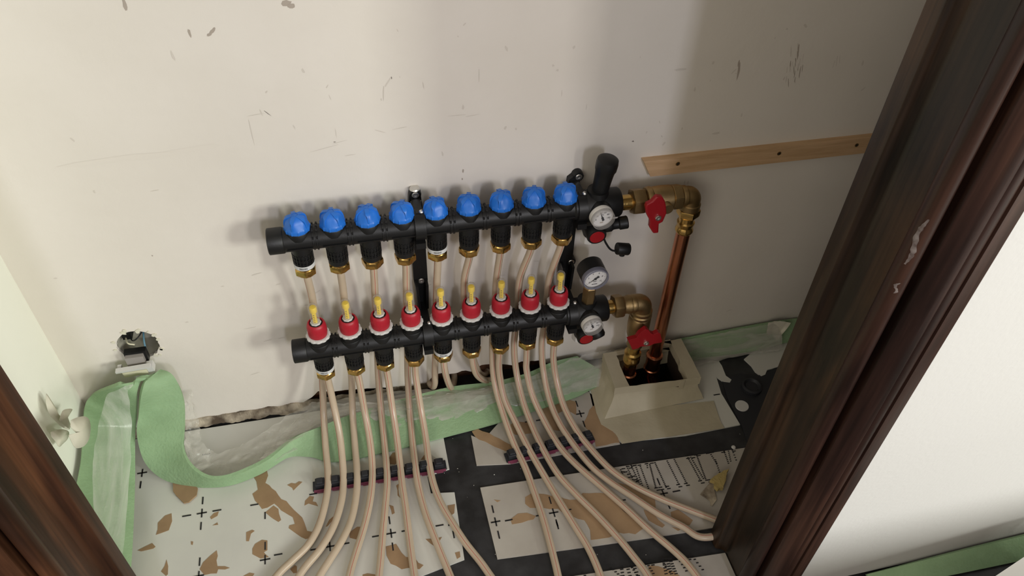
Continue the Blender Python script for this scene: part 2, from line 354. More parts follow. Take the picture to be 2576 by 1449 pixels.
# ------------------------------------------------------------------ manifolds
YU, ZU = -.051, .4420
YL, ZL = -.066, .2225
PT = .05
def bar_mesh():
    m = MB(); R = .0183
    pr = [(.0182, -.0445), (.0197, -.0435), (.0197, -.0235), (.0190, -.022), (R, -.0215)]
    for i in range(9):
        x = .025 + .05*i
        if i == 8: break
        pr += [(R, x-.0062), (.0195, x-.006), (.0195, x-.0040), (R+.0003, x-.0038), (R+.0003, x-.001), (.0199, x-.0008), (.0199, x+.0012), (R, x+.0014)]
    pr += [(R, .412), (.0205, .414), (.0205, .438)]
    m.lathe(pr, (0, 0, 0), (1, 0, 0), 40)
    for i in range(9):
        x = .05*i
        m.lathe([(.0180, .006), (.0180, .0165), (.0172, .0180), (.0135, .0185), (.0135, .024)], (x, 0, 0), (0, 0, 1), 28)
        m.lathe([(.0150, -.008), (.0150, -.026)], (x, 0, 0), (0, 0, 1), 28)
        m.box((x-.018, -.0192, -.0062), (x+.018, -.0165, -.0050))           # moulded ledge on the front
        for s in (-.005, .001):
            for a in range(-2, 3):                                          # small teeth on the segment joints
                t = a*.5; c = Vector((x+.025+s, -math.sin(t)*.0196, math.cos(t)*.0196))
                if i < 8: m.box(c-Vector((.0012,.0016,.0016)), c+Vector((.0012,.0016,.0016)))
    return m
def knob_mesh():
    m = MB()
    lev = [(.0176, -.0010), (.0182, 0), (.0182, .0050), (.0176, .0062), (.0172, .0075), (.0166, .0110), (.0152, .0150), (.0128, .0190), (.0098, .0218), (.0060, .0236), (.0010, .0242)]
    def rf(a, k):
        if k <= 2: return 1 + .05*max(0, math.cos(12*a))**6
        if 5 <= k <= 9: return 1 - .10*(1-abs(math.cos(2.5*a))**2)
        return 1
    m.lathe(lev, (0, 0, 0), (0, 0, 1), 96, rf=rf)
    for k in range(5):                                                       # finger ridges
        Rm = Matrix.Rotation(2*PI*k/5, 4, 'Z')
        pr_ = [(.006, .004), (.0176, .004), (.0178, .0085), (.0174, .0130), (.0162, .0172), (.0142, .0205), (.0105, .0228), (.004, .0242)]
        vs = [Rm @ Vector((r, sg*(.0030 if r < .0150 else .0011), z)) for sg in (-1, 1) for r, z in pr_]; n = len(pr_)
        m.add(vs, [tuple(range(n)), tuple(range(2*n-1, n-1, -1))] + [(q, (q+1) % n, n+(q+1) % n, n+q) for q in range(n)])
    return m
def outlet_mesh():
    m = MB(); m.lathe([(.0140, -.019), (.0140, -.0365), (.0152, -.0370), (.0150, -.0455), (.0142, -.0465)], (0,0,0), (0,0,1), 36)
    for k in range(20):
        a = 2*PI*k/20; R_ = Matrix.Rotation(a, 4, 'Z'); m.box((.0138, -.0008, -.0375), (.0156, .0008, -.0175), 0, R_)
    for z in (-.020, -.0270, -.0345): m.lathe([(.0141, z-.0006), (.0155, z-.0006), (.0155, z+.0006), (.0141, z+.0006)], (0,0,0), (0,0,1), 36)
    return m
def nut_mesh():
    m = MB(); m.lathe([(.0118, -.0445), (.0138, -.0460), (.0138, -.0475), (.0130, -.0480)], (0,0,0), (0,0,1), 32)
    n = 48
    def rf(a, k):
        if k in (1, 2, 3): return 1/math.cos(((a + PI/6) % (PI/3)) - PI/6) if k == 2 or k == 1 or k == 3 else 1
        return 1
    hx = [(.0138, -.0478), (.0147, -.0492), (.0150, -.0520), (.0147, -.0590), (.0140, -.0608), (.0105, -.0628), (.0095, -.0645)]
    def rf2(a, k):
        if k in (1, 2, 3):
            c = 1/math.cos(((a + PI/6) % (PI/3)) - PI/6); return min(c, 1.13)
        return 1
    m.lathe(hx, (0,0,0), (0,0,1), n, rf=rf2); return m
def arc_label(r, z0, z1, a0, a1, mi, m, n=14):
    vs = []
    for i in range(n+1):
        a = a0 + (a1-a0)*i/n
        for z in (z0, z1): vs.append(Vector((r*math.cos(a), r*math.sin(a), z)))
    m.add(vs, [(2*i, 2*i+2, 2*i+3, 2*i+1) for i in range(n)], mi)
def label_mesh():
    m = MB(); m.lathe([(.0153, -.0380), (.0157, -.0382), (.0157, -.0450), (.0153, -.0452)], (0,0,0), (0,0,1), 40, 0, cap=False)
    a = -2.05
    for k in range(13):
        wd = random.choice((.018, .03, .045)); arc_label(.0159, -.0432, -.0396, a, a+wd, 1, m, 2); a += wd + .03
    return m
def text_mesh(s, size, mat_, parent, loc, rot, name='lettering'):
    cu = bpy.data.curves.new(name, 'FONT'); cu.body = s; cu.size = size; cu.align_x = 'CENTER'; cu.align_y = 'CENTER'; cu.extrude = .00005
    t = bpy.data.objects.new(name, cu); COL.objects.link(t)
    bpy.context.view_layer.update()
    me = bpy.data.meshes.new_from_object(t.evaluated_get(bpy.context.evaluated_depsgraph_get()))
    bpy.data.objects.remove(t)
    return me
# dial: built facing -Y at the origin, with printed scale, needle and lens
def dial_thing(name, parent, loc, r, kind, rot=(0,0,0)):
    m = MB()
    if kind == 'thermo':
        m.lathe([(r*.55, .012), (r*.9, .0105), (r, .009), (r, .0020), (r*.97, .0012), (r*.90, .0012), (r*.88, .0025), (r*.80, .0025)], (0,0,0), (0,1,0), 48)
        # the lathe axis +Y means height grows to the wall; rim towards the viewer is at -.0022
        body = m.build(name, M['rim'], parent, smooth=40, loc=loc)
        q = MB(); q.lathe([(r*.99, .0018), (r*1.0, .0010), (r*.985, -.0050), (r*.95, -.0066), (r*.90, -.0068)], (0,0,0), (0,1,0), 56, cap=False); q.build('bezel', M['clear_rim'], body, smooth=40)
    else:
        m.lathe([(r*.90, .030), (r, .028), (r*1.0, .004), (r*.985, .002)], (0,0,0), (0,1,0), 56)
        body = m.build(name, M['black'], parent, smooth=40, loc=loc)
        q = MB(); q.lathe([(r*1.0, .0035), (r*1.015, .002), (r*1.015, -.004), (r*.98, -.0058), (r*.90, -.0058), (r*.88, -.0035)], (0,0,0), (0,1,0), 56, cap=False)
        q.build('bezel', M['bezel'], body, smooth=40)
    body.rotation_euler = rot
    m = MB(); y = .0012 if kind == 'thermo' else -.0012
    yf = .0005 if kind == 'thermo' else -.0020
    m.lathe([(r*.87, y+.001), (r*.87, y)], (0,0,0), (0,1,0), 48, 0)
    def tick(a, r0, r1, wd):
        d = Vector((math.sin(a), 0, math.cos(a))); t = Vector((d.z, 0, -d.x))*wd/2; yy = Vector((0, y-.0002, 0))
        m.add([d*r0-t+yy, d*r0+t+yy, d*r1+t+yy, d*r1-t+yy], [(0,1,2,3)], 1)
    def word(s, x, z, size):
        me = text_mesh(s, size, None, None, None, None); q = []
        for v in me.vertices: q.append(Vector((v.co.x+x, y-.00025-v.co.z, v.co.y+z)))
        m.add(q, [tuple(p.vertices) for p in me.polygons], 1)
    if kind == 'thermo':
        for k in range(21):
            a = math.radians(-112 + 224*k/20); tick(a, r*(.70 if k % 4 == 0 else .76), r*.82, r*.03)
        for k, s in enumerate(('0', '20', '40', '60', '80', '100')):
            a = math.radians(-100 + 200*k/5); word(s, r*.56*math.sin(a), r*.56*math.cos(a)-r*.02, r*.23)
        word('°C', 0, r*.30, r*.2); m.box((-r*.14, y-.0002, -r*.58), (r*.14, y, -r*.46), 2)
        na = math.radians(-22)
    else:
        for k in range(31):
            a = math.radians(-130 + 260*k/30); tick(a, r*(.70 if k % 5 == 0 else .76), r*.81, r*.025)
        for k, s in enumerate(('0', '2', '4', '6', '8', '10')):
            a = math.radians(-128 + 256*k/5); word(s, r*.55*math.sin(a), r*.55*math.cos(a), r*.20)
        word('bar', r*.02, -r*.30, r*.22); m.box((-r*.22, y-.0002, -r*.62), (r*.22, y, -r*.56), 1)
        na = math.radians(-128)
    m.build('dial_face', [M['dial'], M['ink'], M['smudge']], body, smooth=0)
    m = MB(); d = Vector((math.sin(na), 0, math.cos(na))); t = Vector((d.z, 0, -d.x)); Y0 = Vector((0, yf-.0006, 0))
    m.add([d*r*.72+Y0, t*r*.05+Y0, -d*r*.30+t*r*.11+Y0, -d*r*.34+Y0, -d*r*.30-t*r*.11+Y0, -t*r*.05+Y0], [(0,1,2,3,4,5)])
    m.lathe([(r*.10, yf-.0002), (r*.10, yf-.0012)], (0,0,0), (0,1,0), 16)
    m.build('needle', M['ink'], body, smooth=0)
    m = MB(); ly = -.0066 if kind == 'thermo' else -.0052
    m.lathe([(r*.87, ly), (r*.5, ly-.0006), (r*.01, ly-.0009)], (0,0,0), (0,1,0), 48, cap=False)
    m.build('lens', M['lens'], body)
    return body
M['rim'] = mat('dial_rim', (.60, .57, .53), .3)
M['clear_rim'] = mat('clear_rim', (.42, .40, .38), .15, alpha=.5)
M['bezel'] = mat('dial_bezel', (.20, .20, .26), .12, alpha=.75)

bar0 = None
def manifold(name, y, z, label):
    root = empty(name, (0, y, z), label, 'manifold')
    bar_mesh().build('manifold_bar', M['black'], root, smooth=40)
    o0 = outlet_mesh().build('outlet', M['black_rib'], root, smooth=35)
    n0 = nut_mesh().build('compression_nut', M['brass'], o0, smooth=28)
    for i in range(9):
        if i == 0: o = o0
        else:
            o = o0.copy(); COL.objects.link(o); o.parent = root
            c = n0.copy(); COL.objects.link(c); c.parent = o; c.rotation_euler.z = random.uniform(0, 1)
        o.location = (i*PT, 0, -.0055)
        if i in (0, 4): outs[name].append(o)
    for o in outs[name]: label_mesh().build('barcode_label', [M['label'], M['barcode']], o)
    return root
outs = {'return_manifold': [], 'supply_manifold': []}
up = manifold('return_manifold', YU, ZU, 'black upper manifold bar topped by nine blue control knobs')
k0 = knob_mesh().build('control_knob', M['blue'], up, smooth=42)
rots = [.6, .25, 1.0, 1.25, .62, .12, .55, .1, .3]
for i in range(9):
    k = k0 if i == 0 else k0.copy()
    if i: COL.objects.link(k); k.parent = up
    k.location = (i*PT, 0, .0188); k.rotation_euler.z = rots[i]
lo = manifold('supply_manifold', YL, ZL, 'black lower manifold bar topped by nine red flow meters')
# flow meter: red cup > sight glass, yellow indicator, white lock ring
m = MB(); m.lathe([(.0125, .0300), (.0145, .0325), (.0154, .0370), (.0156, .0490), (.0150, .0540), (.0138, .0580), (.0120, .0595), (.0108, .0592), (.0104, .0560), (.0050, .0555)], (0,0,0), (0,0,1), 40,
                  rf=lambda a, k: 1 + (.010*math.cos(24*a) if 2 <= k <= 4 else 0))
fm0 = m.build('flow_meter', M['red'], lo, smooth=40)
m = MB(); m.lathe([(.0182, .0285), (.0188, .0290), (.0188, .0325), (.0180, .0332), (.0150, .0335), (.0140, .0330)], (0,0,0), (0,0,1), 60, rf=lambda a, k: 1 + (.03*(1 if math.cos(12*a) > .2 else -1) if k in (1, 2) else 0))
m.lathe([(.0168, .014), (.0168, .0265), (.0150, .0290)], (0,0,0), (0,0,1), 28, 1)
m.build('lock_ring', [M['white_p'], M['black']], fm0, smooth=30)
m = MB(); m.lathe([(.0086, .0555), (.0086, .0605), (.0078, .0612), (.0060, .0612)], (0,0,0), (0,0,1), 8, 0); m.lathe([(.0096, .0560), (.0096, .0585), (.0085, .0588)], (0,0,0), (0,0,1), 24, 1); m.build('glass_seat', [M['white_p'], M['ink']], fm0, smooth=30)
m = MB(); m.lathe([(.0073, .058), (.0073, .0930), (.0069, .0955), (.0056, .0978), (.0035, .0992), (.0005, .0996)], (0,0,0), (0,0,1), 28, cap=False); m.build('sight_glass', M['glass'], fm0)
m = MB(); m.lathe([(.0034, .059), (.0034, .0820), (.0036, .0825), (.0056, .0835), (.0058, .0860), (.0058, .0915), (.0048, .0935), (.0005, .0940)], (0,0,0), (0,0,1), 20)
m.box((-.0028, -.0036, .061), (.0028, -.0020, .082), 0)
for k in range(5): m.box((-.0020, -.0038, .0625+.0038*k), (.0004, -.0035, .0635+.0038*k), 1)
m.build('flow_indicator', [M['yellow'], M['ink']], fm0, smooth=40)
for i in range(9):
    f = fm0 if i == 0 else copytree(fm0, lo)
    f.location = (i*PT, 0, 0)

# end blocks with gauges, vents and drain valves
def end_block(root, upper):
    m = MB()
    m.lathe([(.0225, .430), (.0245, .434), (.0245, .462), (.0235, .466), (.0235, .486), (.0215, .4885), (.014, .4885)], (0,0,0), (1,0,0), 36)
    m.cyl((.4515, 0, 0), (.4515, 0, .028), .0195, .0165); m.cyl((.4515, 0, 0), (.4515, -.026, 0), .0195, .0185)
    m.lathe([(.0175, 0), (.0175, -.030), (.0165, -.052), (.0145, -.058)], (.4500, -.002, 0), (0,0,1), 32)
    e = m.build('end_block', M['black'], root, smooth=40)
    m = MB(); c = Vector((.4490, -.004, -.0405))
    m.lathe([(.0160, 0), (.0160, .022), (.0150, .0245), (.0122, .0245)], c, (0, -1, -.12), 32); v = m.build('drain_valve', M['black'], root, smooth=40)
    m = MB(); d = Vector((0, -1, -.12)).normalized(); m.lathe([(.0122, 0), (.0118, .0012), (.001, .0012)], c + d*.0242, d, 32); m.build('red_disc', M['red_dark'], v, smooth=40)
    m = MB(); m.lathe([(.0135, -.080), (.0145, -.076), (.0145, -.062), (.0125, -.057)], (.4500, .010, 0), (0,0,1), 8); m.build('white_nut', M['white_p'], root, smooth=20)
    return e
end_block(up, True); end_block(lo, False)
dial_thing('thermometer', up, (.4515, -.0335, -.002), .0188, 'thermo', (math.radians(4), 0, math.radians(5)))
dial_thing('thermometer', lo, (.4545, -.0335, -.006), .0182, 'thermo', (math.radians(4), 0, math.radians(5)))
m = MB()
m.lathe([(.0118, .012), (.0126, .020), (.0134, .040), (.0142, .055), (.0152, .064), (.0166, .067), (.0169, .078), (.0160, .0840), (.011, .0872), (.001, .0880)], (.4525, .002, 0), (.09, -.06, 1), 40,
        rf=lambda a, k: 1 + (.012*math.cos(30*a) if 5 <= k <= 6 else 0))
m.build('air_vent', M['black'], up, smooth=40)
m = MB(); m.lathe([(.0095, 0), (.0110, .002), (.0110, .014), (.0095, .016), (.0085, .018), (.0085, .026), (.0105, .028), (.0105, .040), (.009, .0415)], (.461, -.012, -.036), (1, -.12, .16), 28, rf=lambda a, k: 1 + (.05*math.cos(12*a) if k in (1, 2) else 0))
m.build('hose_spout', M['black'], up, smooth=40)
m = MB(); s_ = spline([(.462, -.018, -.050), (.468, -.022, -.064), (.478, -.024, -.078), (.492, -.024, -.083)], 6); m.tube(s_, .0017, 8); m.build('cap_strap', M['black'], up)
m = MB(); m.lathe([(.0095, 0), (.0100, .001), (.0100, .020), (.009, .0215)], (.487, -.024, -.0765), (1, -.05, -.18), 28); m.cyl((.497, -.024, -.0775), (.497, -.026, -.091), .0045); m.build('dust_cap', M['black'], up, smooth=40)
m = MB(); m.lathe([(.0125, 0), (.0135, .003), (.0135, .020), (.011, .024)], (.4655, -.010, -.030), (.35, -.75, -.75), 28); m.build('hose_spout', M['black'], lo, smooth=40)
g = dial_thing('pressure_gauge', lo, (.4520, -.021, .0955), .0222, 'press', (math.radians(3), 0, math.radians(3)))
m = MB(); m.lathe([(.0105, .022), (.0115, .0235), (.0115, .060), (.0100, .062)], (.4520, -.004, 0), (0,0,1), 6); m.build('gauge_nut', M['brass_dull'], lo, smooth=20)
m = MB(); m.lathe([(.0090, .061), (.0090, .079)], (.4520, -.004, 0), (0,0,1), 20); m.build('gauge_stem', M['white_p'], lo)

# mounting brackets
def bracket(x, label, clip):
    root = empty('mounting_bracket', (x, 0, 0), label, 'bracket')
    m = MB()
    def lug(z, xo=0): m.lathe([(.0088, 0), (.0088, .0105), (.0080, .0120)], (xo, 0, z), (0, -1, 0), 24)
    sx = -1 if clip else 1
    zt, zm = (W(1045, 491, -.0125).z, W(1060, 707, -.0125).z) if clip else (W(1456, 446, -.0125).z, W(1437, 660, -.0125).z)
    xt = (W(1045, 491, -.0125).x if clip else W(1456, 446, -.0125).x) - x; xm = (W(1060, 707, -.0125).x if clip else W(1437, 660, -.0125).x) - x
    lug(zt, xt); lug(zm, xm)
    # web from the top lug, over the bar, down to the middle lug and the lower bar
    m.slab([(xt-.009, zt+.001), (xt+.009, zt+.001), (.009, ZU+.022), (.0115, ZU-.02), (.0115, zm+.00), (.0090, zm-.02), (.0075, ZL+.03), (.0085, ZL-.022), (-.0085, ZL-.022), (-.0075, ZL+.03), (-.0090, zm-.02), (-.0115, zm+.00), (-.0115, ZU-.02), (-.009, ZU+.022)], [],
           lambda u, v, d: Vector((u, d, v)), 0, -.0115)
    m.slab([(-.0105, zm+.004), (-.0065, zm+.004), (-.0045, ZL+.02), (-.0085, ZL+.02)], [], lambda u, v, d: Vector((u, d, v)), -.0, -.030)
    m.slab([(.0065, zm+.004), (.0105, zm+.004), (.0085, ZL+.02), (.0045, ZL+.02)], [], lambda u, v, d: Vector((u, d, v)), -.0, -.030)
    for (yy, zz) in ((YU, ZU), (YL, ZL)):
        m.lathe([(.0215, -.0085), (.0235, -.0080), (.0235, .0080), (.0215, .0085)], (0, yy, zz), (1, 0, 0), 36)
        m.box((-.008, yy, zz-.0265), (.008, 0, zz-.012)); m.box((-.0065, yy-.004, zz+.010), (.0065, -.002, zz+.0205)); m.box((-.0045, yy-.004, zz+.018), (.0085, yy+.006, zz+.0250))
        m.box((-.009, yy-.0235, zz-.0285), (.006, yy+.004, zz-.018))
    m.build('frame', M['black'], root, smooth=35)
    for (xx, zz) in ((xt, zt), (xm, zm)):
        s = MB(); s.lathe([(.0052, .0115), (.0055, .0127), (.0045, .0137), (.0022, .0137), (.0018, .0127), (.0005, .0127)], (xx, 0, zz), (0, -1, 0), 20); s.build('wall_screw', M['chrome'], root, smooth=40)
    for (yy, zz) in ((YU, ZU), (YL, ZL)):
        s = MB(); s.lathe([(.0030, 0), (.0036, .001), (.0030, .0030), (.0012, .0040), (.0003, .0042)], (.0035, yy-.0025, zz+.0245), (.05, -.5, .86), 16); s.build('clamp_bolt', M['chrome'], root, smooth=60)
    if clip:
        s = MB(); s.box((xt-.0080, -.0150, zt-.0165), (xt+.0080, -.0118, zt-.0105)); s.box((xt-.0080, -.0150, zt-.0205), (xt-.0035, -.0118, zt-.0165)); s.box((xt+.0035, -.0150, zt-.0205), (xt+.0080, -.0118, zt-.0165))
        s.lathe([(.0082, 0), (.0070, .0022), (.003, .0030), (.0005, .0032)], (xt, -.006, zt+.0072), (0, 0, 1), 20); s.build('spring_clip', M['silver'], root)
    return root
bracket(.175, 'black wall bracket with a silver clip between the fourth and fifth blue knobs', True)
bracket(.4255, 'black wall bracket at the right end of the bars beside the gauges', False)

# ------------------------------------------------------------------ valves and copper
def hexrf(a, k): return min(1/math.cos(((a + PI/6) % (PI/3)) - PI/6), 1.13)
ZV1 = ZU - .0035
v1 = empty('ball_valve', (.56, YU, ZV1), 'brass ball valve with upright red butterfly handle on the upper bar', 'valve')
def part(m, name, mt, parent, smooth=35): return reloc(m.build(name, mt, parent, smooth=smooth), parent)
m = MB(); m.lathe([(.0125, .486), (.0125, .513)], (0, YU, ZV1), (1,0,0), 28); m.box((.489, YU-.0135, ZV1-.001), (.505, YU-.011, ZV1+.001)); part(m, 'tailpiece', M['brass'], v1)
m = MB(); m.lathe([(.0150, .508), (.0185, .510), (.0190, .514), (.0190, .526), (.0180, .530), (.0150, .532)], (0, YU, ZV1), (1,0,0), 48, rf=lambda a, k: hexrf(a, k) if 1 <= k <= 4 else 1); part(m, 'union_nut', M['brass_dull'], v1, 28)
m = MB(); m.lathe([(.0160, .531), (.0200, .533), (.0215, .537), (.0215, .541), (.0195, .543), (.0205, .546), (.0212, .560), (.0205, .574), (.0185, .577)], (0, YU, ZV1), (1,0,0), 40)
m.lathe([(.0175, .575), (.0190, .577), (.0190, .590), (.0170, .593)], (0, YU, ZV1), (1,0,0), 48, rf=lambda a, k: hexrf(a, k) if 1 <= k <= 2 else 1)
m.cyl((.560, YU-.015, ZV1), (.560, YU-.030, ZV1), .0085); part(m, 'valve_body', M['brass_dull'], v1, 28)
def handle(pts, y0, y1, parent):
    q = [W(a, b_, y1) for a, b_ in pts]
    m = MB(); m.slab([(p.x, p.z) for p in q], [], lambda u, v, d: Vector((u, d, v)), y0, y1)
    o = part(m, 'handle', M['red_dark'], parent, 40); b = o.modifiers.new('bevel', 'BEVEL'); b.width = .0022; b.segments = 3; b.limit_method = 'ANGLE'; b.angle_limit = .9
    return o
hp = [(985,490),(1040,495),(1062,530),(1072,570),(1078,640),(1045,715),(1008,735),(1003,822),(955,826),(920,770),(926,712),(895,655),(885,590),(895,562),(940,540),(958,520)]
hp = [(1380+a/3.62, 360+b_/3.62) for a, b_ in hp]
h = handle(hp, -.081, -.090, v1)
def cap_screw(px, py, y, parent):
    c = W(px, py, y); m = MB(); m.lathe([(.0052, 0), (.0052, .002), (.0044, .0034), (.002, .0034), (.0015, .0024)], c, (0,-1,0), 8); part(m, 'handle_screw', M['chrome'], parent)
cap_screw(1655, 547, -.090, v1)
XE = .6125
def bend(c, a0, R, r, n=10):
    # quarter elbow running along +X then down; c is the corner
    pts = [Vector(c)+Vector((-a0, 0, 0)), Vector(c)+Vector((-R, 0, 0))]
    for i in range(1, n): t = PI/2*i/n; pts.append(Vector(c)+Vector((-R+R*math.sin(t), 0, -R+R*math.cos(t))))
    return pts + [Vector(c)+Vector((0, 0, -R)), Vector(c)+Vector((0, 0, -a0))]
m = MB(); c = (XE, YU, ZV1+.004-.004)
m.tube(bend(c, .016, .009, 0), .0155, 28); m.lathe([(.0165, .5905), (.0172, .592), (.0172, .600), (.0155, .602)], (0, YU, ZV1), (1,0,0), 32)
m.lathe([(.0150, -.014), (.0172, -.016), (.0172, -.026), (.0150, -.028)], (XE, YU, ZV1), (0,0,1), 32); part(m, 'elbow', M['brass_dull'], v1, 40)
m = MB(); m.lathe([(.0165, -.0265), (.0170, -.028), (.0170, -.038), (.0150, -.041)], (XE, YU, ZV1), (0,0,1), 48, rf=lambda a, k: hexrf(a, k)); m.lathe([(.0125, -.040), (.0125, -.052), (.0148, -.054), (.0140, -.060), (.0128, -.063), (.0152, -.069), (.0152, -.072), (.0135, -.075)], (XE, YU, ZV1), (0,0,1), 32)
part(m, 'press_fitting', M['brass'], v1, 30)
rp = empty('copper_pipe', (XE, YU, 0), 'long straight copper pipe dropping from the upper valve into the taped box', 'pipe')
m = MB(); m.cyl((XE, YU, ZV1-.073), (XE, YU, .055), .0122, n=32); part(m, 'pipe', M['copper'], rp)
m = MB(); m.lathe([(.0130, .058), (.0160, .056), (.0160, .050), (.0142, .048), (.0142, .020), (.0160, .018), (.0160, .012), (.0135, .010)], (XE, YU, 0), (0,0,1), 32)
m.tube(spline([(XE, YU, .014), (XE, YU, 0), (XE+.006, YU-.012, -.018), (XE+.016, YU-.030, -.030), (XE+.03, YU-.05, -.034)], 5), .0135, 20)
m.lathe([(.0145, 0), (.0165, .001), (.0165, .008), (.0145, .009)], (XE+.012, YU-.022, -.026), (.5, -.8, -.3), 28); part(m, 'elbow', M['copper'], rp, 40)

v2 = empty('ball_valve', (.557, YL, ZL), 'brass elbow ball valve with level red handle above the taped box', 'valve')
XV = .5575; ZV = ZL
m = MB(); m.lathe([(.0125, .486), (.0125, .506)], (0, YL, ZL), (1,0,0), 28); m.box((.489, YL-.0135, ZL-.001), (.502, YL-.011, ZL+.001)); part(m, 'tailpiece', M['brass'], v2)
m = MB(); m.lathe([(.0150, .5005), (.0180, .502), (.0188, .505), (.0188, .516), (.0175, .519), (.0140, .5205)], (0, YL, ZL), (1,0,0), 48, rf=lambda a, k: hexrf(a, k) if 1 <= k <= 4 else 1); part(m, 'union_nut', M['brass_dull'], v2, 28)
m = MB(); m.lathe([(.0140, .519), (.0160, .520), (.0160, .526), (.0172, .528), (.0172, .533), (.0160, .534), (.0168, .536), (.0172, .542), (.0160, .545)], (0, YL, ZL), (1,0,0), 36)
m.tube(bend((XV, YL, ZV), .018, .011, 0), .0168, 28)
m.lathe([(.0170, -.016), (.0195, -.018), (.0195, -.023), (.0180, -.0245), (.0200, -.027), (.0200, -.031), (.0185, -.033)], (XV, YL, ZV), (0,0,1), 36); part(m, 'elbow', M['brass_dull'], v2, 35)
m = MB(); m.lathe([(.0180, -.033), (.0200, -.036), (.0202, -.060), (.0190, -.078), (.0165, -.086), (.0150, -.092), (.0150, -.110), (.0125, -.112)], (XV, YL, ZV), (0,0,1), 36)
m.cyl((XV+.004, YL-.014, ZV-.070), (XV+.004, YL-.030, ZV-.070), .0085); part(m, 'valve_body', M['brass_dull'], v2, 35)
m = MB(); m.lathe([(.0125, -.110), (.0125, -.128), (.0158, -.131), (.0158, -.137), (.0135, -.140), (.0160, -.147), (.0160, -.153), (.0128, -.156), (.0128, -.166)], (XV, YL, ZV), (0,0,1), 32); part(m, 'press_fitting', M['brass'], v2, 30)
hp = [(725,875),(765,860),(810,850),(835,810),(865,785),(905,757),(930,765),(955,800),(985,812),(1030,793),(1050,800),(1072,880),(1060,893),(990,905),(945,925),(905,930),(850,935),(830,950),(770,966)]
handle([(1400+a/4.025, 640+b_/4.025) for a, b_ in hp], -.098, -.107, v2)
cap_screw(1625, 862, -.107, v2)
rp2 = empty('copper_pipe', (XV, YL, 0), 'short copper elbow pipe at the left inside the taped box', 'pipe')
m = MB(); m.lathe([(.0122, .0525), (.0122, .034), (.0150, .032), (.0150, .026), (.0132, .024), (.0132, .010)], (XV, YL, 0), (0,0,1), 32)
m.tube(spline([(XV, YL, .012), (XV, YL, -.008), (XV+.005, YL-.008, -.026), (XV+.018, YL-.022, -.040), (XV+.04, YL-.034, -.046)], 5), .0132, 20)
for t in ((.010, -.013, -.031), (.026, -.026, -.042)):
    m.lathe([(.0140, 0), (.0160, .001), (.0160, .006), (.0140, .007)], (XV+t[0], YL+t[1], t[2]), (.7, -.55, -.42), 28)
part(m, 'elbow', M['copper'], rp2, 40)

# ------------------------------------------------------------------ heating pipes
RP = .0060
def pipe_floor_path(px, rail_y, y0, zr=.013, zf=.0078):
    # px: pixel trace below the outlet; depth runs from y0 to the clip rail, then along the floor
    rp_ = min(px, key=lambda p: abs(p[1]-rail_y)); Yr = F(rp_[0], rp_[1], zr).y; top = px[0][1]; out = []
    for (a, b_) in px:
        if b_ <= rp_[1]:
            t = (b_-top)/(rp_[1]-top); out.append(W(a, b_, y0 + (Yr-y0)*(t**1.55)))
        else:
            t = min(1, (b_-rp_[1])/90); out.append(F(a, b_, zr + (zf-zr)*t))
    return out
A = [(810.6,950),(814,1036),(819,1122),(825,1191),(822.6,1243),(805,1315),(776,1370),(735,1411),(700,1445)]
B_ = [(824,950),(838,1012),(853.6,1088),(861.5,1157),(864,1208),(859,1260),(840,1322),(807,1380),(759,1439)]
C_ = [(884.6,950),(887,1036),(893,1122),(898.4,1191),(896.7,1243),(884.6,1305),(862,1356),(828,1411),(804,1449)]
D_ = [(902,950),(915.6,1026),(929,1098),(936,1163),(936,1215),(929,1270),(914,1332),(893,1398),(879,1449)]
E_ = [(952,950),(958.6,1029),(967,1115),(972.4,1174),(974,1219),(969,1277),(964,1329),(959,1391),(953.5,1449)]
F_ = [(976,950),(986,1019),(996.5,1088),(1005,1157),(1012,1219),(1020.6,1277),(1028,1339),(1036,1401),(1043,1449)]
G_ = [(1026,950),(1031,1036),(1038,1115),(1045,1174),(1053,1225),(1069,1287),(1088,1339),(1110,1394),(1132.5,1449)]
H_ = [(1046.5,950),(1058.5,1026),(1070.6,1098),(1079,1163),(1091,1219),(1110,1267),(1138,1315),(1172,1367),(1210,1415),(1234,1449)]
I_ = [(1238.5,870),(1242.7,953),(1263,1032),(1292,1114),(1321,1176),(1346,1243),(1367,1305),(1385,1371),(1404,1449)]
J_ = [(1255,915),(1258,950),(1269.5,1003),(1300.5,1069),(1333.6,1135),(1367,1193),(1404,1255),(1445,1321),(1482.5,1383),(1511,1449)]
K_ = [(1293,870),(1298.5,933),(1315,1007),(1338,1069),(1367,1131),(1404,1193),(1449,1243),(1503,1296),(1553,1350),(1594,1400),(1631,1449)]
L_ = [(1324.5,905),(1325,933),(1340,995),(1371,1061),(1408,1123),(1449,1168),(1511,1222),(1573,1276),(1635,1334),(1693,1383),(1735,1425)]
M_ = [(1363,870),(1367,933),(1383,1007),(1408,1065),(1441,1115),(1487,1172),(1532,1210),(1594,1251),(1656,1292),(1718,1325),(1759,1350)]
N_ = [(1392,900),(1398,945),(1416,1015),(1445,1073),(1475,1115),(1532,1177),(1590,1218),(1656,1251),(1718,1276),(1784,1301)]
upper = {0: A, 1: C_, 2: E_, 3: G_, 6: I_, 7: K_, 8: M_}
lower = {0: B_, 1: D_, 2: F_, 3: H_, 6: J_, 7: L_, 8: N_}
ordn = ['first', 'second', 'third', 'fourth', 'fifth', 'sixth', 'seventh', 'eighth', 'ninth']
stripes = {0: .55, 1: None, 2: -.45, 3: -.5, 4: .8, 5: -.5, 6: -.5, 7: -.2, 8: -.5}
mid = {0: (786,752), 1: (865,742), 2: (943,735), 3: (1022,725), 4: (1099,715), 5: (1168,706), 6: (1249,700), 7: (1308,700), 8: (1382,700)}
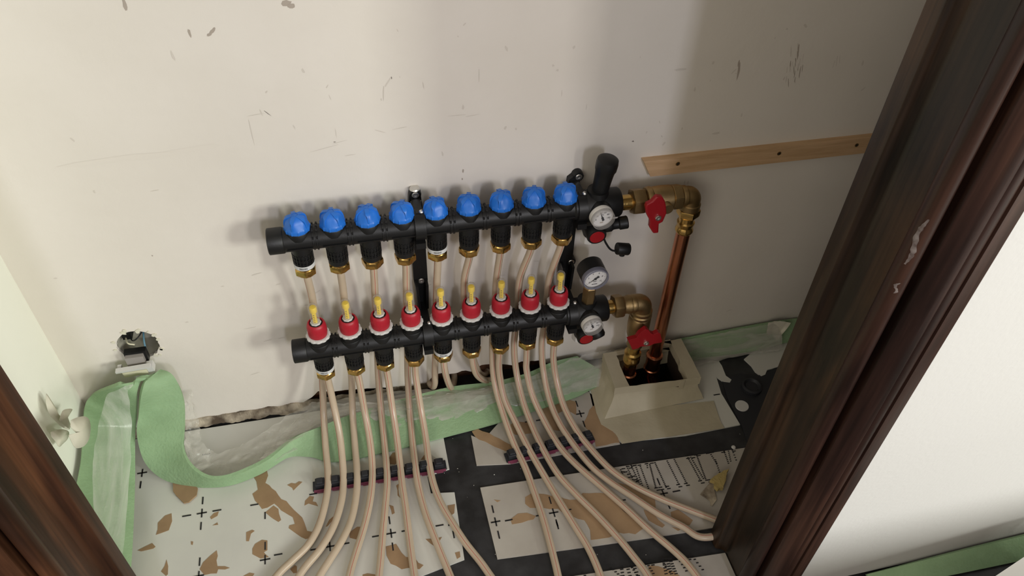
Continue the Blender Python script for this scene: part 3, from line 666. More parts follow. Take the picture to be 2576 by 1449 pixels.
def tail(pts, k, bendx=0):
    d = (pts[-1]-pts[-2]).normalized(); p = pts[-1].copy(); d.z = 0
    for i in range(k):
        d = (d + Vector((bendx, 0, 0))).normalized(); p = p + d*.05; pts.append(p.copy())
    return pts
for i in range(9):
    x = i*PT
    # from the upper bar, behind the lower one
    top = [Vector((x, YU, ZU-.064)), Vector((x, YU+.001, ZU-.080)), W(mid[i][0], mid[i][1], YU+.008)]
    if i in upper:
        q = upper[i]; e = pipe_floor_path(q, 1190 if i < 4 else 1130, -.046); (mx, my), (ex, ey) = mid[i], q[0]
        for tt, yy in ((.40, -.0368), (.75, -.0372)): top.append(W(mx+(ex-mx)*tt, my+(ey-my)*tt, yy))
        pts = top + e
        pts = tail(pts, 6, {0: .22, 1: .10, 7: -.2, 6: -.05}.get(i, 0)) if i != 8 else pts + [pts[-1] + Vector((.03, -.004, 0)), pts[-1] + Vector((.055, .004, 0))]
    elif i == 4:
        pts = top + [W(1097, 790, -.0368), W(1096, 870, -.0368), W(1095, 905, -.036), W(1094, 940, -.038), W(1094, 962, -.036), W(1090, 973, -.026), W(1082, 966, -.006), W(1079, 956, .010), W(1080, 945, .017)]
    else:
        pts = top + [W(1170, 790, -.0368), W(1180, 868, -.0368), W(1190, 900, -.038), W(1199, 925, -.033), W(1206, 938, -.020), W(1216, 943, -.004), W(1224, 938, .010), W(1228, 932, .016)]
    st = stripes[i] if stripes[i] is not None else 2.5
    m = MB(); m.tube(spline(pts, 7), RP, 20, stripe=st+.35)
    lab = f'cream heating pipe from the {ordn[i]} outlet of the upper bar counting from the left'
    tag(m.build('heating_pipe', [M['pex'], M['pex_red']], smooth=60), lab, 'pipe', 'heating pipes from the upper bar')
for i in range(9):
    x = i*PT
    top = [Vector((x, YL, ZL-.064)), Vector((x, YL, ZL-.073))]
    if i in lower:
        q = lower[i]; e = pipe_floor_path(q, 1190 if i < 4 else 1130, YL-.002)
        pts = top + e
        pts = tail(pts, 1 if i == 8 else 6, {0: .22, 1: .1, 8: 0, 7: -.22, 6: -.1}.get(i, 0))
    elif i == 4:
        pts = top + [W(1118, 925, YL), W(1123, 948, -.058), W(1130, 968, -.048), W(1136, 975, -.032), W(1141, 966, -.010), W(1143, 950, .008), W(1142, 942, .017)]
    else:
        pts = top + [W(1190, 915, YL), W(1196, 936, -.062), W(1207, 950, -.052), W(1222, 957, -.036), W(1238, 954, -.016), W(1248, 945, .004), W(1252, 935, .016)]
    m = MB(); m.tube(spline(pts, 7), RP, 20, stripe={0: .0, 1: -.35, 2: .0, 3: .1, 4: .1, 5: -.6, 6: -.25, 7: -.1, 8: .1}[i]+.1)
    lab = f'cream heating pipe from the {ordn[i]} outlet of the lower bar counting from the left'
    tag(m.build('heating_pipe', [M['pex'], M['pex_red']], smooth=60), lab, 'pipe', 'heating pipes from the lower bar')

# ------------------------------------------------------------------ clip rails
def rail(p0, p1, n, label, wd=.017):
    p0 = Vector(p0); p1 = Vector(p1); d = (p1-p0); L = d.length; ang = math.atan2(d.y, d.x)
    root = empty('clip_rail', (p0.x, p0.y, .0008), label, 'pipe clip rail', 'pipe clip rails'); root.rotation_euler.z = ang
    m = MB(); m.box((0, -.002, 0), (L, wd, .003)); m.build('base_strip', M['rail'], root, smooth=0, bevel=.0006)
    for k in range(n):
        x = L*(k+.5)/n - (L/n)*.31; wv = L/n*.62
        m = MB(); m.box((x, .001, .002), (x+wv, wd-.001, .0125)); m.box((x+wv*.18, .003, .0115), (x+wv*.82, wd-.003, .0165)); m.build('clip', M['rail'], root, smooth=0, bevel=.0008)
    m = MB(); m.box((.002, -.0045, .0), (L-.002, -.0021, .0045))
    for k in range(n): m.box((L*(k+.5)/n-.006, -.0065, .0), (L*(k+.5)/n+.006, -.0046, .003))
    m.build('edge_strip', M['magenta'], root, smooth=0)
a, b_ = F(788, 1236), F(1124, 1180); rail((a.x, a.y, 0), (b_.x, b_.y, 0), 9, 'dark clip rail with magenta edge under the left bundle of pipes')
a, b_ = F(1274, 1163), F(1496, 1108); rail((a.x, a.y, 0), (b_.x, b_.y, 0), 7, 'dark clip rail with magenta edge under the right bundle of pipes')

# ------------------------------------------------------------------ floor panels
def rough(pts, amp=.0018, step=.009):
    out = []; n = len(pts)
    for i in range(n):
        a, b_ = Vector(pts[i]), Vector(pts[(i+1) % n]); k = max(1, int((b_-a).length/step))
        for j in range(k):
            p = a.lerp(b_, j/k)
            if j: p += Vector((random.uniform(-amp, amp), random.uniform(-amp, amp), 0))
            out.append(p)
    return out
def panel(label, outline, patches=(), plus=(), dots=(), mt='foil', ragged=False, world=None, name='floor_insulation_board', holes=()):
    m = MB(); pts = [F(*p) for p in outline] if world is None else [Vector((*p, 0)) for p in world]
    if ragged: pts = rough(pts, .0015)
    m.slab([(p.x, p.y) for p in pts], holes, lambda u, v, d: Vector((u, v, d)), -.0028, .0, 0)
    for pa in patches: m.poly(rough([F(*p) for p in pa]), .0, .0004, 1)
    def dash(c, dx, dy, L, wd):
        d = Vector((dx, dy, 0)).normalized()*L/2; t = Vector((-d.y, d.x, 0)).normalized()*wd/2
        m.poly([c-d-t, c+d-t, c+d+t, c-d+t], .0, .0007, 2)
    for q in plus:
        c = F(q[0], q[1]); arms = q[2] if len(q) > 2 else '+udlr'
        if '+' in arms: dash(c, 1, 0, .016, .0022); dash(c, 0, 1, .016, .0022)
        for k_, (dx, dy) in {'u': (0, 1), 'd': (0, -1), 'l': (-1, 0), 'r': (1, 0)}.items():
            if k_ in arms: dash(c + Vector((dx, dy, 0))*.024, dx, dy, .014, .0022)
        for k_, (dx, dy) in {'h': (1, 0), 'v': (0, 1)}.items():
            if k_ in arms: dash(c, dx, dy, .013, .0022)
    for (a, b_, n, L) in dots:
        A0, B0 = F(*a), F(*b_)
        for k in range(n): dash(A0.lerp(B0, k/max(1, n-1)), 1, -.02, L*.8, .0016)
    return tag(m.build(name, [M[mt], M['cardboard'], M['ink']], smooth=0), label, 'insulation board', 'white foil floor insulation boards')
def c6(l): return [(480+a/2.904, 950+b_/2.904) for a, b_ in l]
def c7(l): return [(1160+a/2.419, 850+b_/2.419) for a, b_ in l]
def c4(a, b_): return (1560+a/3.6325, 1050+b_/3.6325)
def c5(l): return [(a/2.166, 780+b_/2.166) for a, b_ in l]
pA = [c6([(455,720),(500,660),(555,670),(565,715),(545,770),(640,860),(720,930),(790,1000),(830,1060),(850,1120),(900,1130),(905,1160),(840,1180),(770,1140),(715,1100),(720,1080),(760,1070),(745,1020),(660,970),(610,920),(560,950),(520,960),(470,900),(450,850),(490,820),(480,760)]),
      c6([(545,985),(605,935),(640,960),(660,1040),(640,1055),(600,1030)]), c6([(835,900),(870,865),(900,870),(890,905),(915,910),(930,940),(860,920),(830,935)]),
      c6([(705,785),(735,770),(765,775),(790,758),(815,762),(750,825),(740,805)]), c6([(1450,585),(1475,550),(1500,545),(1510,620),(1490,635),(1450,630)]), c6([(1680,600),(1705,565),(1730,570),(1725,600)]),
      c6([(405,1130),(450,1112),(467,1120),(440,1140),(425,1195),(405,1195)]), c6([(470,1215),(520,1185),(560,1190),(560,1260),(535,1275),(545,1290),(570,1310),(510,1322),(450,1290),(450,1250)]),
      c6([(90,1350),(190,1262),(195,1378),(250,1378),(285,1390),(250,1402),(200,1400),(190,1430),(100,1442),(65,1400)]), c6([(140,1020),(170,990),(205,978),(195,1010),(150,1035)]), c6([(160,1080),(195,1058),(200,1075)]),
      c6([(1160,1130),(1215,1090),(1240,1090),(1245,1130),(1220,1185),(1160,1170)]), c6([(985,1090),(1010,1040),(1040,1015),(1050,1025),(1000,1085)]), c6([(1425,1235),(1500,1215),(1540,1280),(1570,1310),(1640,1320),(1700,1370),(1670,1400),(1590,1390),(1540,1400),(1460,1360),(1430,1300)]),
      c6([(1715,1180),(1790,1175),(1835,1165),(1820,1190),(1790,1240)]), c6([(1875,935),(1930,925),(1925,990),(1905,1005)]), c6([(1930,1280),(1965,1270),(1970,1310),(1945,1325)]), c6([(1500,790),(1520,775),(1530,880),(1510,860)]), c6([(1450,930),(1480,940),(1490,990),(1470,1000)]),
      c6([(1255,1440),(1290,1430),(1400,1449),(1400,1490),(1255,1490)]), c6([(725,1400),(760,1370),(775,1380),(775,1425),(750,1430)]), c6([(385,1449),(430,1425),(465,1432),(440,1470),(380,1480)]),
      c5([(850,1225),(860,1160),(900,1120),(935,1108),(938,1150),(920,1200),(880,1215)]), c5([(750,1310),(830,1270),(848,1290),(835,1300),(770,1315)]), c5([(878,1425),(908,1360),(915,1440),(905,1449)]), c5([(1040,1260),(1053,1262),(1050,1280),(1042,1278)])]
plA = [(358,1190,'+dr'),(508,1291),(519,1143,'h'),(500,1449,'+ul'),(667,1408,'+u'),(640,1270,'h'),(667,1297,'v'),(984,1342),(830,1375,'+lr'),(1098,1096,'v'),(1137,1320,'h'),(1106,1322,'h'),(1141,1345,'v'),(700,1395,'h'),(788,1243,'h')]
panel('large white foil floor panel with torn brown patches under the left pipe bundle',
      [(-300,1449),(-200,1000),(345,1100)], pA, plA, world=[(-.40,-.395),(-.40,-.016),(.187,-.016),(.186,-.19),(.146,-.196),(.147,-.232),(.187,-.238),(.182,-.362),(.06,-.385),(.02,-.395)])
pB = [c7([(65,570),(100,553),(200,600),(300,650),(320,690),(270,690),(180,650),(110,620)]), c7([(300,530),(325,508),(400,515),(440,545),(430,580),(330,590),(305,570)]), c7([(540,400),(640,370),(700,390),(700,470),(640,440),(560,470)]), c7([(780,440),(830,400),(850,500),(950,600),(965,638),(820,662),(800,600),(740,520)]), c7([(460,440),(530,420),(600,520),(640,560),(560,560),(500,490)])]
panel('small torn white foil floor panel under the right clip rail',
      [(1185,1095),(1215,1108),(1262,1055),(1300,1040),(1430,1000),(1480,985),(1510,1010),(1530,1085),(1560,1116),(1492,1128),(1285,1166),(1199,1170)], pB, [(1460,1041,'+ud'),(1357,1057,'h'),(1329,1061,'h')], mt='foil_warm')
pC = [c7([(390,970),(430,945),(560,965),(700,985),(740,945),(860,945),(930,960),(1010,1030),(1080,1100),(1130,1150),(1060,1195),(960,1185),(900,1215),(790,1230),(785,1170),(750,1110),(640,1080),(590,1040),(500,1035),(420,1035),(390,1010)]), c7([(300,1105),(345,1070),(400,1065),(455,1085),(440,1105),(370,1125),(310,1135)]),
      c7([(945,880),(1020,900),(1180,985),(1185,1040),(1080,990),(960,915)]), c7([(1110,1045),(1170,1070),(1240,1140),(1225,1155),(1140,1110)]), c7([(1275,1060),(1320,1045),(1370,1080),(1410,1110),(1390,1142),(1330,1130),(1280,1095)]), c7([(1280,1150),(1340,1165),(1320,1175)]), c7([(200,985),(240,990),(220,1000)]), c7([(890,950),(910,955),(1000,1030),(1060,1100),(1020,1080)])]
dC = []
for (a, b_, n) in [((5,480),(60,600),8),((60,450),(140,620),11),((100,440),(180,610),11),((140,440),(215,660),13),((185,450),(265,665),14),((245,425),(250,460),3),((270,430),(325,640),16),((318,415),(420,640),16),((430,400),(535,610),14),((495,385),(605,600),15),((620,370),(735,580),15),((645,365),(760,560),13),((700,350),(785,575),17),((820,325),(880,420),7),((870,390),(915,520),8),((950,310),(990,420),8),((990,310),(1010,400),6),((1025,300),(1060,390),5)]:
    dC.append((c4(*a), c4(*b_), n, .0034))
for (a, b_) in [((30,470),(95,465)),((70,450),(115,445)),((135,440),(175,438)),((50,500),(80,550)),((80,520),(140,570)),((120,540),(160,580)),((25,500),(60,570)),((150,590),(200,640)),((330,645),(350,665)),((368,640),(385,660)),((430,632),(445,652)),((530,615),(550,635)),((600,605),(620,622)),((730,580),(755,600)),((810,572),(825,590)),((610,350),(650,345)),((690,345),(720,350)),((800,330),(840,322)),((240,425),(290,420)),((940,320),(1040,310)),((620,375),(670,370))]:
    dC.append((c4(*a), c4(*b_), 2, .0085))
panel('white foil floor panel with printed dots and large brown tear under the right pipes',
      [], pC, [(1247,1313,'+ud'),(1393,1290),(1524,1237,'v'),(1565,1259,'h'),(1669,1242,'+ur'),(1401,1316,'v'),(1682,1272,'v'),(1280,1309,'h')], dC, mt='foil_warm', world=[(.234,-.372),(.232,-.238),(.73,-.254),(.74,-.38),(.60,-.392),(.50,-.388),(.40,-.3825)])
dD = []
for k in range(9):
    dD.append((c7([(640+95*k+random.uniform(-20,20), 1440-14*k)])[0], c7([(670+100*k, 1475-8*k)])[0], 5, .005))
for (a, b_, n) in [((395,1295),(420,1430),6),((425,1295),(470,1430),7),((455,1295),(510,1430),7),((615,1265),(635,1300),3),((10,1360),(25,1449),4),((65,1360),(90,1449),4),((120,1350),(165,1449),4),((290,1320),(300,1350),2)]:
    dD.append((c4(*a), c4(*b_), n, .007))
panel('white dotted floor panel strip at the bottom edge between the right pipes',
      [], [c7([(1140,1385),(1200,1390),(1290,1420),(1330,1449),(1330,1500),(1150,1500)])], [], dD, mt='foil_warm', world=[(.30,-.60),(.302,-.423),(.60,-.438),(.60,-.60)])
panel('grey white floor panel under the taped box with rounded cut-out edge', [(1470,930),(1560,900),(1725,910),(1808,908),(1816,920),(1826,945),(1840,955),(1836,962),(1820,960),(1802,948),(1815,990),(1862,1068),(1725,1095),(1562,1112),(1500,1060)], [], [(1803,993,'h')], mt='foil', holes=[pit])
panel('narrow pale floor panel with scalloped edge in the dark right corner', [(1872,903),(1890,920),(1900,935),(1915,946),(1925,942),(1930,930),(1950,925),(2100,860),(1960,830)], [], [], mt='foil')
# loose torn flake on the left panel
m = MB(); q = [F(a, b_, .004) for a, b_ in [(434,1212),(452,1209),(490,1216),(497,1228),(494,1245),(475,1262),(462,1265),(442,1245),(435,1235)]]
m.poly(rough(q, .001), .001, .0035); tag(m.build('paper_flake', M['cardboard'], smooth=0), 'torn brown paper flake lying by the low loop of the green foam', 'paper flake')

# black mat and small things on the right of the box
m = MB(); m.poly([F(*p) for p in [(1815,950),(1860,938),(1905,945),(1950,925),(2200,900),(2200,1100),(1880,1110),(1868,1075),(1830,1000)]], -.0026, -.0006)
for (a, b_, r) in ((1890,975,.020),):
    c = F(a, b_); m.lathe([(r, -.001), (r, .006), (r*.8, .008), (r*.6, .004), (r*.01, .004)], c, (0,0,1), 32)
tag(m.build('studded_mat', M['rail'], smooth=35), 'black studded plastic mat in the dark corner right of the taped box', 'mat')
c = F(1866, 1022); m = MB(); m.lathe([(.0125, -.0004), (.0130, .001), (.0125, .0025), (.001, .0025)], c, (0,0,1), 28); tag(m.build('plastic_disc', M['white_p'], smooth=35), 'small round white plastic disc on the black mat', 'disc')
c = F(1845, 1126); m = MB(); m.lathe([(.003, -.0005), (.0042, .001), (.003, .003), (.0005, .0035)], c, (0,0,1), 10); tag(m.build('paint_chip', M['white_p'], smooth=0), 'tiny white plaster crumb on the black floor strip beside the door post', 'crumb')
# torn brown paper with yellow fibre by the post
m = MB(); q = [c4(*p) for p in [(730,710),(770,660),(820,600),(850,580),(860,680),(880,760),(840,815),(825,810),(820,770),(780,740)]]
m.slab([(F(*p).x, F(*p).y) for p in q], [], lambda u, v, d: Vector((u, v, d + .10*max(0, u-.63)*1.0)), .001, .0028)
pf = tag(m.build('torn_board_piece', M['crumble'], smooth=0), 'torn grey brown board piece with yellow fibre beside the right door post', 'debris')
m = MB(); q = [c4(*p) for p in [(810,605),(870,560),(930,520),(985,500),(960,560),(930,680),(880,690),(850,660),(850,620)]]
m.slab([(p.x, p.y) for p in rough([F(*p) for p in q], .0015, .005)], [], lambda u, v, d: Vector((u, v, d)), .004, .012); m.build('fibre_tuft', M['wool'], pf, smooth=0)

# ------------------------------------------------------------------ taped box
bx = empty('pipe_box', (.59, -.07, 0), 'masking taped box around the copper pipes standing by the wall', 'box')
ZB = .058
def c3(a, b_): return (1440+a/4.025, 760+b_/4.025)
OUT = [F(*c3(430,872), ZB), F(*c3(1305,762), ZB), F(*c3(1102,368), ZB), F(*c3(310,520), ZB)]
INN = [F(*c3(578,848), ZB), F(*c3(1165,775), ZB), F(*c3(990,378), ZB), F(*c3(420,492), ZB)]
for l in (OUT, INN):
    for p in l: p.y = min(p.y, -.014 if l is INN else -.006)
m = MB(); m.slab([(p.x, p.y) for p in rough(OUT, .0006, .02)], [[(p.x, p.y) for p in rough(INN, .0012, .012)]], lambda u, v, d: Vector((u, v, d)), ZB, ZB-.019)
part(m, 'rim', M['tape'], bx, 0)
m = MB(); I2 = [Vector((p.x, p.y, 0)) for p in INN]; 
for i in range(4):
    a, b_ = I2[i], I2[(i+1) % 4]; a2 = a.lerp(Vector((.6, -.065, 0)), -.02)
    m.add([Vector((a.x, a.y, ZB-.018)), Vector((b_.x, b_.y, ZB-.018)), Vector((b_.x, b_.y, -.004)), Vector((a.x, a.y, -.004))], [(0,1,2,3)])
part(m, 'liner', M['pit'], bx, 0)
BOT = [F(1520, 1056), F(1770, 1004), Vector((.690, -.03, 0)), F(1486, 955)]
vs = []; rings = 7; per = []
for i in range(4):
    for j in range(10): per.append((i, j/10))
for k in range(rings+1):
    t = k/rings
    for (i, s_) in per:
        a = OUT[i].lerp(OUT[(i+1) % 4], s_); a = a.lerp(Vector((.592, -.07, a.z)), .025); a.z = ZB-.0185
        b0 = BOT[i].lerp(BOT[(i+1) % 4], s_); b0.z = .0012
        sag = t**1.5; p = a.lerp(b0, sag); p.z = a.z*(1-t) + .0012*t
        nn = noise.noise(p*45)*.004*math.sin(PI*min(1, t*1.0)); p += Vector((nn, nn*.8, 0)); p.y = min(p.y, -.003)
        vs.append(p)
n_ = len(per); m = MB(); m.add(vs, [(k*n_+i, k*n_+(i+1) % n_, (k+1)*n_+(i+1) % n_, (k+1)*n_+i) for k in range(rings) for i in range(n_)])
part(m, 'sleeve', M['tape'], bx, 50)
m = MB(); m.poly([F(*p) for p in [(1480,958),(1500,1040),(1512,1068),(1545,1088),(1564,1117),(1822,1078),(1812,1062),(1795,1010),(1700,1020),(1600,1035),(1535,1030)]], .0006, .0018); part(m, 'paper_flange', M['tape'], bx, 0)
m = MB(); a, b_ = OUT[0], OUT[1]
for t in (.78,):
    p = a.lerp(b_, t); m.box((p.x-.004, p.y-.0015, ZB-.026), (p.x+.005, p.y, ZB-.002))
part(m, 'tape_tab', M['tape'], bx, 0)
m = MB(); p, q = a.lerp(b_, .62), a.lerp(b_, .995); m.add([Vector((p.x, p.y+.001, ZB-.019)), Vector((q.x, q.y+.001, ZB-.019)), Vector((q.x, q.y+.002, ZB-.0245)), Vector((p.x, p.y+.002, ZB-.0235))], [(0,1,2,3)]); m.build('gap_shadow_strip', M['ink'], None) if False else None

# ------------------------------------------------------------------ green foam edge strips
def ribbon(ea, eb, th, k=8, mm=7, wob=0, fr=30, seed=0, sharp=False):
    ea = spline(ea, k) if not sharp else ea; eb = spline(eb, k) if not sharp else eb; n = min(len(ea), len(eb)); vs = []
    G = []
    for i in range(n):
        row = []
        for j in range(mm+1):
            t = j/mm; p = ea[i].lerp(eb[i], t)
            if wob:
                q = Vector((i*fr/100, t*fr/18, seed)); p = p + Vector((noise.noise(q), noise.noise(q+Vector((9,9,9))), abs(noise.noise(q+Vector((3,7,5))))*1.3))*wob
            row.append(p)
        G.append(row)
    m = MB(); L = [p for r in G for p in r]; w_ = mm+1; nr = []
    for i in range(n):
        for j in range(w_):
            du = G[min(i+1, n-1)][j] - G[max(i-1, 0)][j]; dv = G[i][min(j+1, mm)] - G[i][max(j-1, 0)]; c = du.cross(dv)
            nr.append(c.normalized() if c.length > 1e-12 else Vector((0,0,1)))
    N_ = len(L)
    if th: L = L + [p + nn*th for p, nn in zip(L, nr)]
    fs = [(i*w_+j, i*w_+j+1, (i+1)*w_+j+1, (i+1)*w_+j) for i in range(n-1) for j in range(mm)]
    if th:
        fs += [tuple(N_+q for q in reversed(f)) for f in fs]
        for i in range(n-1): fs += [(i*w_, (i+1)*w_, N_+(i+1)*w_, N_+i*w_), (i*w_+mm, N_+i*w_+mm, N_+(i+1)*w_+mm, (i+1)*w_+mm)]
        for j in range(mm): fs += [(j, N_+j, N_+j+1, j+1), ((n-1)*w_+j, (n-1)*w_+j+1, N_+(n-1)*w_+j+1, N_+(n-1)*w_+j)]
    m.add(L, fs); return m
es = empty('edge_insulation_strip', (.0, -.1, 0), 'green foam edge strip with clear film looping up at left and running under the pipes', 'foam strip')
# descending lobe, low loop on the floor, then the long band along the wall
inn = [W(366,950,-.048), W(352,985,-.062), F(348,1050,.098), F(352,1115,.062), F(372,1165,.032), F(415,1200,.010), F(470,1214,.003), F(520,1219,.0015), F(580,1214,.0015), F(650,1188,.0015), F(720,1150,.0015), F(780,1150,.0015), F(850,1163,.0015), F(1000,1132,.0015), F(1130,1098,.0015), F(1250,1066,.0015), F(1360,1030,.0015), F(1450,1000,.0015), F(1500,975,.0015), F(1560,962,.0015)]
out = [W(402,936,-.028), W(438,950,-.036), F(462,1000,.125), F(466,1060,.090), F(464,1125,.060), F(482,1165,.050), F(520,1193,.040), F(560,1196,.036), F(610,1180,.034), F(670,1150,.032), F(735,1100,.030), F(800,1075,.030), F(870,1050,.026), F(1000,1010,.030), F(1130,977,.026), F(1235,964,.026), F(1290,951,.028), F(1340,934,.032), F(1390,912,.034), F(1450,896,.036), F(1500,878,.038), F(1560,866,.038)]
for p in out: p.y = min(p.y, -.010)
mb = ribbon(inn, out, .006, k=8); part(mb, 'foam', M['foam'], es, 50)
# left leg, hanging from the same fold down to the lower left
inn = [W(388,944,-.032), W(360,952,-.045), W(345,988,-.060), F(341,1050,.090), F(340,1120,.060), F(340,1200,.045), F(337,1300,.040), F(332,1400,.036), F(325,1480,.03)]
out = [W(376,958,-.050), W(338,960,-.055), W(292,972,-.070), F(225,1000,.125), F(186,1052,.112), F(172,1160,.09), F(180,1260,.085), F(190,1350,.08), F(200,1430,.075)]
for p in out: p.x = max(p.x, XL+.012)
mb = ribbon(inn, out, .006, k=8); part(mb, 'foam', M['foam'], es, 50)
# clear film: over the left leg, off the right lobe, and wrinkled over the long band
fi = [W(335,966,-.062), W(325,990,-.070), F(330,1050,.100), F(330,1120,.075), F(326,1200,.060), F(318,1300,.052), F(308,1400,.048)]
fo = [W(310,972,-.070), W(272,995,-.080), F(250,1060,.125), F(240,1130,.108), F(235,1200,.098), F(240,1300,.09), F(255,1400,.085)]
part(ribbon(fi, fo, 0, k=7, mm=12, wob=.004, fr=22), 'plastic_film', M['film_hang'], es, 80)
fi = [F(463,1020,.105), F(466,1080,.080), F(468,1140,.055), F(500,1195,.020), F(570,1207,.012), F(655,1180,.012), F(730,1140,.014), F(795,1112,.016), F(865,1100,.016), F(1000,1088,.014), F(1130,1060,.012), F(1240,1032,.012), F(1350,1012,.012), F(1440,990,.010), F(1500,975,.010), F(1550,965,.010)]
fo = [F(482,990,.100), F(496,1050,.070), F(512,1110,.040), F(545,1140,.020), F(610,1120,.022), F(670,1085,.025), F(735,1040,.028), F(795,1015,.030), F(865,1015,.034), F(1000,1010,.037), F(1130,992,.032), F(1240,974,.034), F(1340,944,.038), F(1430,908,.040), F(1495,888,.040), F(1545,880,.040)]
for l in (fi, fo):
    for p in l: p.y = min(p.y, -.012)
part(ribbon(fi, fo, 0, k=8, mm=12, wob=.0055, fr=60, seed=4), 'plastic_film', M['film'], es, 80)
fi = [F(740,1060,.030), F(770,1035,.026), F(830,1010,.026), F(950,990,.026), F(1060,980,.026), F(1160,980,.028), F(1240,968,.028)]
fo = [F(650,1160,.045), F(740,1110,.045), F(830,1055,.042), F(950,1035,.042), F(1060,1030,.042), F(1160,1010,.044), F(1240,990,.044)]
for p in fi: p.y = min(p.y, -.014)
part(ribbon(fi, fo, 0, k=8, mm=8, wob=.004, fr=60, seed=9), 'plastic_film', M['film'], es, 80)
# strip to the right of the box, against the wall
es2 = empty('edge_insulation_strip', (.8, -.02, 0), 'straight green foam edge strip against the wall right of the taped box', 'foam strip')
out = [W(1500,893,-.006), W(1600,875,-.006), W(1700,853,-.006), W(1800,834,-.006), W(1932,810,-.006), W(2050,795,-.006), W(2300,770,-.006)]
inn = [F(1500,965,.002), F(1600,950,.002), F(1715,915,.002), F(1780,900,.002), F(1880,884,.002), F(1960,862,.002), F(2200,820,.002)]
part(ribbon(inn[2:], out[2:], .006, k=6), 'foam', M['foam'], es2, 50)
fi = [W(1715,858,-.02), W(1800,842,-.02), W(1900,822,-.02), W(1960,812,-.02)]
fo = [F(1740,925,.004), F(1800,910,.004), F(1890,892,.004), F(1970,880,.004)]
part(ribbon(fi, fo, 0, k=8, mm=8, wob=.004, fr=50, seed=2), 'plastic_film', M['film'], es2, 80)
m = ribbon([W(1932,812,-.02), W(1960,808,-.02), W(1990,812,-.024)], [W(1925,865,-.028), W(1945,868,-.03), W(1965,845,-.034)], 0, mm=5, wob=.002); tag(m.build('paper_scrap', M['paper'], smooth=60), 'pale paper scrap stuck at the end of the right green strip', 'paper scrap')

# strip and board in the near room, lower right
es3 = tag(ribbon([Vector((.80, -.545, .001)), Vector((1.0, -.548, .001)), Vector((1.3, -.55, .001)), Vector((1.8, -.55, .001))], [Vector((.80, -.5235, .012)), Vector((1.0, -.5235, .030)), Vector((1.3, -.5235, .040)), Vector((1.8, -.5235, .04))], .005).build('edge_insulation_strip', M['foam'], smooth=50), 'green foam edge strip at the foot of the white wall in the lower right corner', 'foam strip')
q = [F(2485, 1462, .12), F(2540, 1426, .12), F(2600, 1385, .12)]
dvec = (q[2]-q[0]).normalized(); nrm = Vector((dvec.y, -dvec.x, 0))
m = MB(); a = q[0]-dvec*.10; b_ = q[2]+dvec*max(0, min(.5, (-.56-q[2].y)/dvec.y)); m.poly([a, b_, b_+nrm*.20, a+nrm*.20], -.0028, .12)
tag(m.build('foam_board', M['white_p'], smooth=0), 'plain white board lying in the bottom right corner outside the doorway', 'board')
bs = MB(); bs.box((.62, -1.75, -.0028), (3.2, -.94, .345)); tag(bs.build('shade_block', M['white_p'], smooth=0), 'unseen white block added to shade the foot of the bright white wall', 'shade block')  # added out of view to cast shade on the foot of the near wall

# ------------------------------------------------------------------ batten on the wall
bt = empty('wooden_batten', (.9, 0, .46), 'long pale pine batten screwed to the back wall right of the valves', 'batten')
m = MB(); m.slab([(.5375, .4845), (1.45, .4845), (1.45, .4540), (.5535, .4540)], [], lambda u, v, d: Vector((u, d, v)), 0, -.0125); part(m, 'strip', M['pine'], bt, 0)
for (a, b_) in ((1705,412),(1960,386),(2155,365)):
    c = W(a, b_, -.0125); m = MB(); m.lathe([(.0036, 0), (.0036, .0004), (.0030, .0006), (.0005, .0001)], c, (0,-1,0), 16); m.box(c+Vector((-.0022,-.0009,-.0004)), c+Vector((.0022,-.0001,.0004)), 1); m.box(c+Vector((-.0004,-.0009,-.0022)), c+Vector((.0004,-.0001,.0022)), 1)
    part(m, 'screw', [M['brass_dull'], M['ink']], bt)

# ------------------------------------------------------------------ wall outlet
wo = empty('wall_outlet_box', (SX, 0, SZ), 'round recessed wall box with broken rim and loose wires', 'outlet box')
m = MB(); m.lathe([(.0308, .004), (.0308, .046), (.0005, .046)], (SX, 0, SZ), (0,1,0), 40, cap=False); m.box((SX-.026, .020, SZ-.004), (SX-.012, .045, SZ+.016), 1); m.lathe([(.010, .030), (.012, .044)], (SX-.012, 0, SZ+.012), (0,1,0), 20, 1); part(m, 'cup', [M['wall_box'], M['black_rib']], wo, 40)
m = MB()
for k in range(14):
    a = random.uniform(0, 2*PI); r = random.uniform(.033, .040); s = random.uniform(.002, .006)
    m.slab(blob(SX+r*math.cos(a), SZ+r*math.sin(a), s, s*.7, 7, a), [], lambda u, v, d: Vector((u, d, v)), -.0018, 0)
part(m, 'broken_rim', M['paper'], wo, 0)
m = MB(); m.tube(spline([(SX-.018, .040, SZ+.010), (SX-.010, .010, SZ+.004), (SX+.002, .004, SZ+.012), (SX+.010, .020, SZ+.014)], 6), .0011, 8, 0)
m.tube(spline([(SX-.024, .030, SZ-.002), (SX-.016, .006, SZ+.002), (SX-.006, .004, SZ-.002)], 6), .0013, 8, 1)
m.tube(spline([(SX+.008, .040, SZ+.016), (SX+.010, .006, SZ+.006), (SX+.010, -.004, SZ-.012)], 6), .0015, 8, 2)
part(m, 'wire', [M['ink'], M['cream'], mat('blue_wire', (.10, .22, .30), .5)], wo, 60)
ns = empty('data_socket', (SX, -.01, SZ-.03), 'white framed data socket hanging out below the round wall box', 'socket')
cS = W(342, 905, -.016)
m = MB(); m.box((cS.x-.0155, -.013, cS.z-.010), (cS.x+.0175, -.002, cS.z+.014)); part(m, 'module', M['black_rib'], ns, 0)
m = MB(); m.box((cS.x-.0140, -.0205, cS.z-.0095), (cS.x+.0135, -.0128, cS.z+.0100)); part(m, 'cover', M['grey_cover'] if 'grey_cover' in M else mat('grey_cover', (.30, .275, .26), .4), ns, 0)
cP = W(340, 925, -.024)
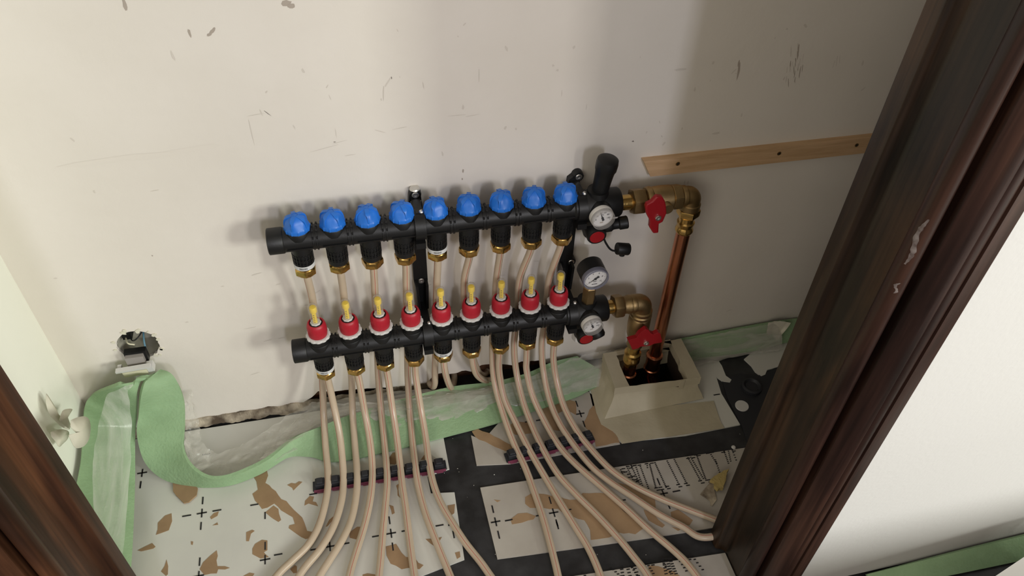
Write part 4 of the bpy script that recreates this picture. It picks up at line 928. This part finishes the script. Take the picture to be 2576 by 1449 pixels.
Mx = Matrix.Translation(cP) @ Matrix.Rotation(math.radians(8), 4, 'X') @ Matrix.Rotation(math.radians(-3), 4, 'Y')
m = MB(); m.box((-.0270, -.0095, .0045), (.0265, -.0015, .0085), None, Mx); m.box((.0190, -.0075, -.0090), (.0285, .006, .0045), None, Mx); m.box((-.0265, -.002, -.0015), (-.0205, .008, .0045), None, Mx); m.box((-.020, -.004, -.0135), (.024, .004, -.0100), None, Mx)
part(m, 'frame', M['white_p'], ns, 0)
m = MB(); m.box((-.0185, -.0090, -.0100), (.0185, .003, .0025), None, Mx); part(m, 'insert', M['cream'], ns, 0)

# ------------------------------------------------------------------ torn tape at the left wall
def petal(pts, name, label):
    c = sum(pts, Vector())/len(pts); m = MB()
    rows = 6; base = (pts[0]+pts[-1])/2
    inner = []
    n = len(pts)
    pts = spline(pts + [pts[0]], 5)[:-1]; n = len(pts)
    vs = [c + Vector((.004, -.004, .004))] + pts
    m.add(vs, [(0, i+1, (i+1) % n+1) for i in range(n)])
    o = m.build(name, M['paper'], smooth=80); s = o.modifiers.new('solid', 'SOLIDIFY'); s.thickness = .0006
    return tag(o, label, 'tape scrap')
def LW(a, b_, x): return P(a, b_, 'x', x)
def c5p(l, x): return [LW(a/2.166, 780+b_/2.166, x) for a, b_ in l]
petal(c5p([(250,455),(262,470),(300,530),(325,580),(370,620),(378,650),(350,645),(310,615),(270,570),(250,510)], -.398), 'tape_scrap', 'upright pointed scrap of pale tape on the left wall')
petal(c5p([(330,570),(345,545),(380,538),(392,545),(365,570),(370,600),(382,625),(375,645),(340,620),(325,600)], -.388), 'tape_scrap', 'small curled middle scrap of pale tape by the left wall corner')
petal(c5p([(275,665),(330,650),(372,662),(368,700),(340,730),(320,745),(300,715),(280,690)], -.399), 'tape_scrap', 'lowest flat scrap of pinkish tape on the left wall beside the door post')
petal(c5p([(385,600),(420,585),(460,580),(485,600),(492,650),(480,710),(450,745),(410,750),(385,710),(375,680),(410,690),(415,670),(385,640)], -.350), 'tape_scrap', 'large rounded scrap of pale tape over the green foam')
bpy.context.view_layer.update()
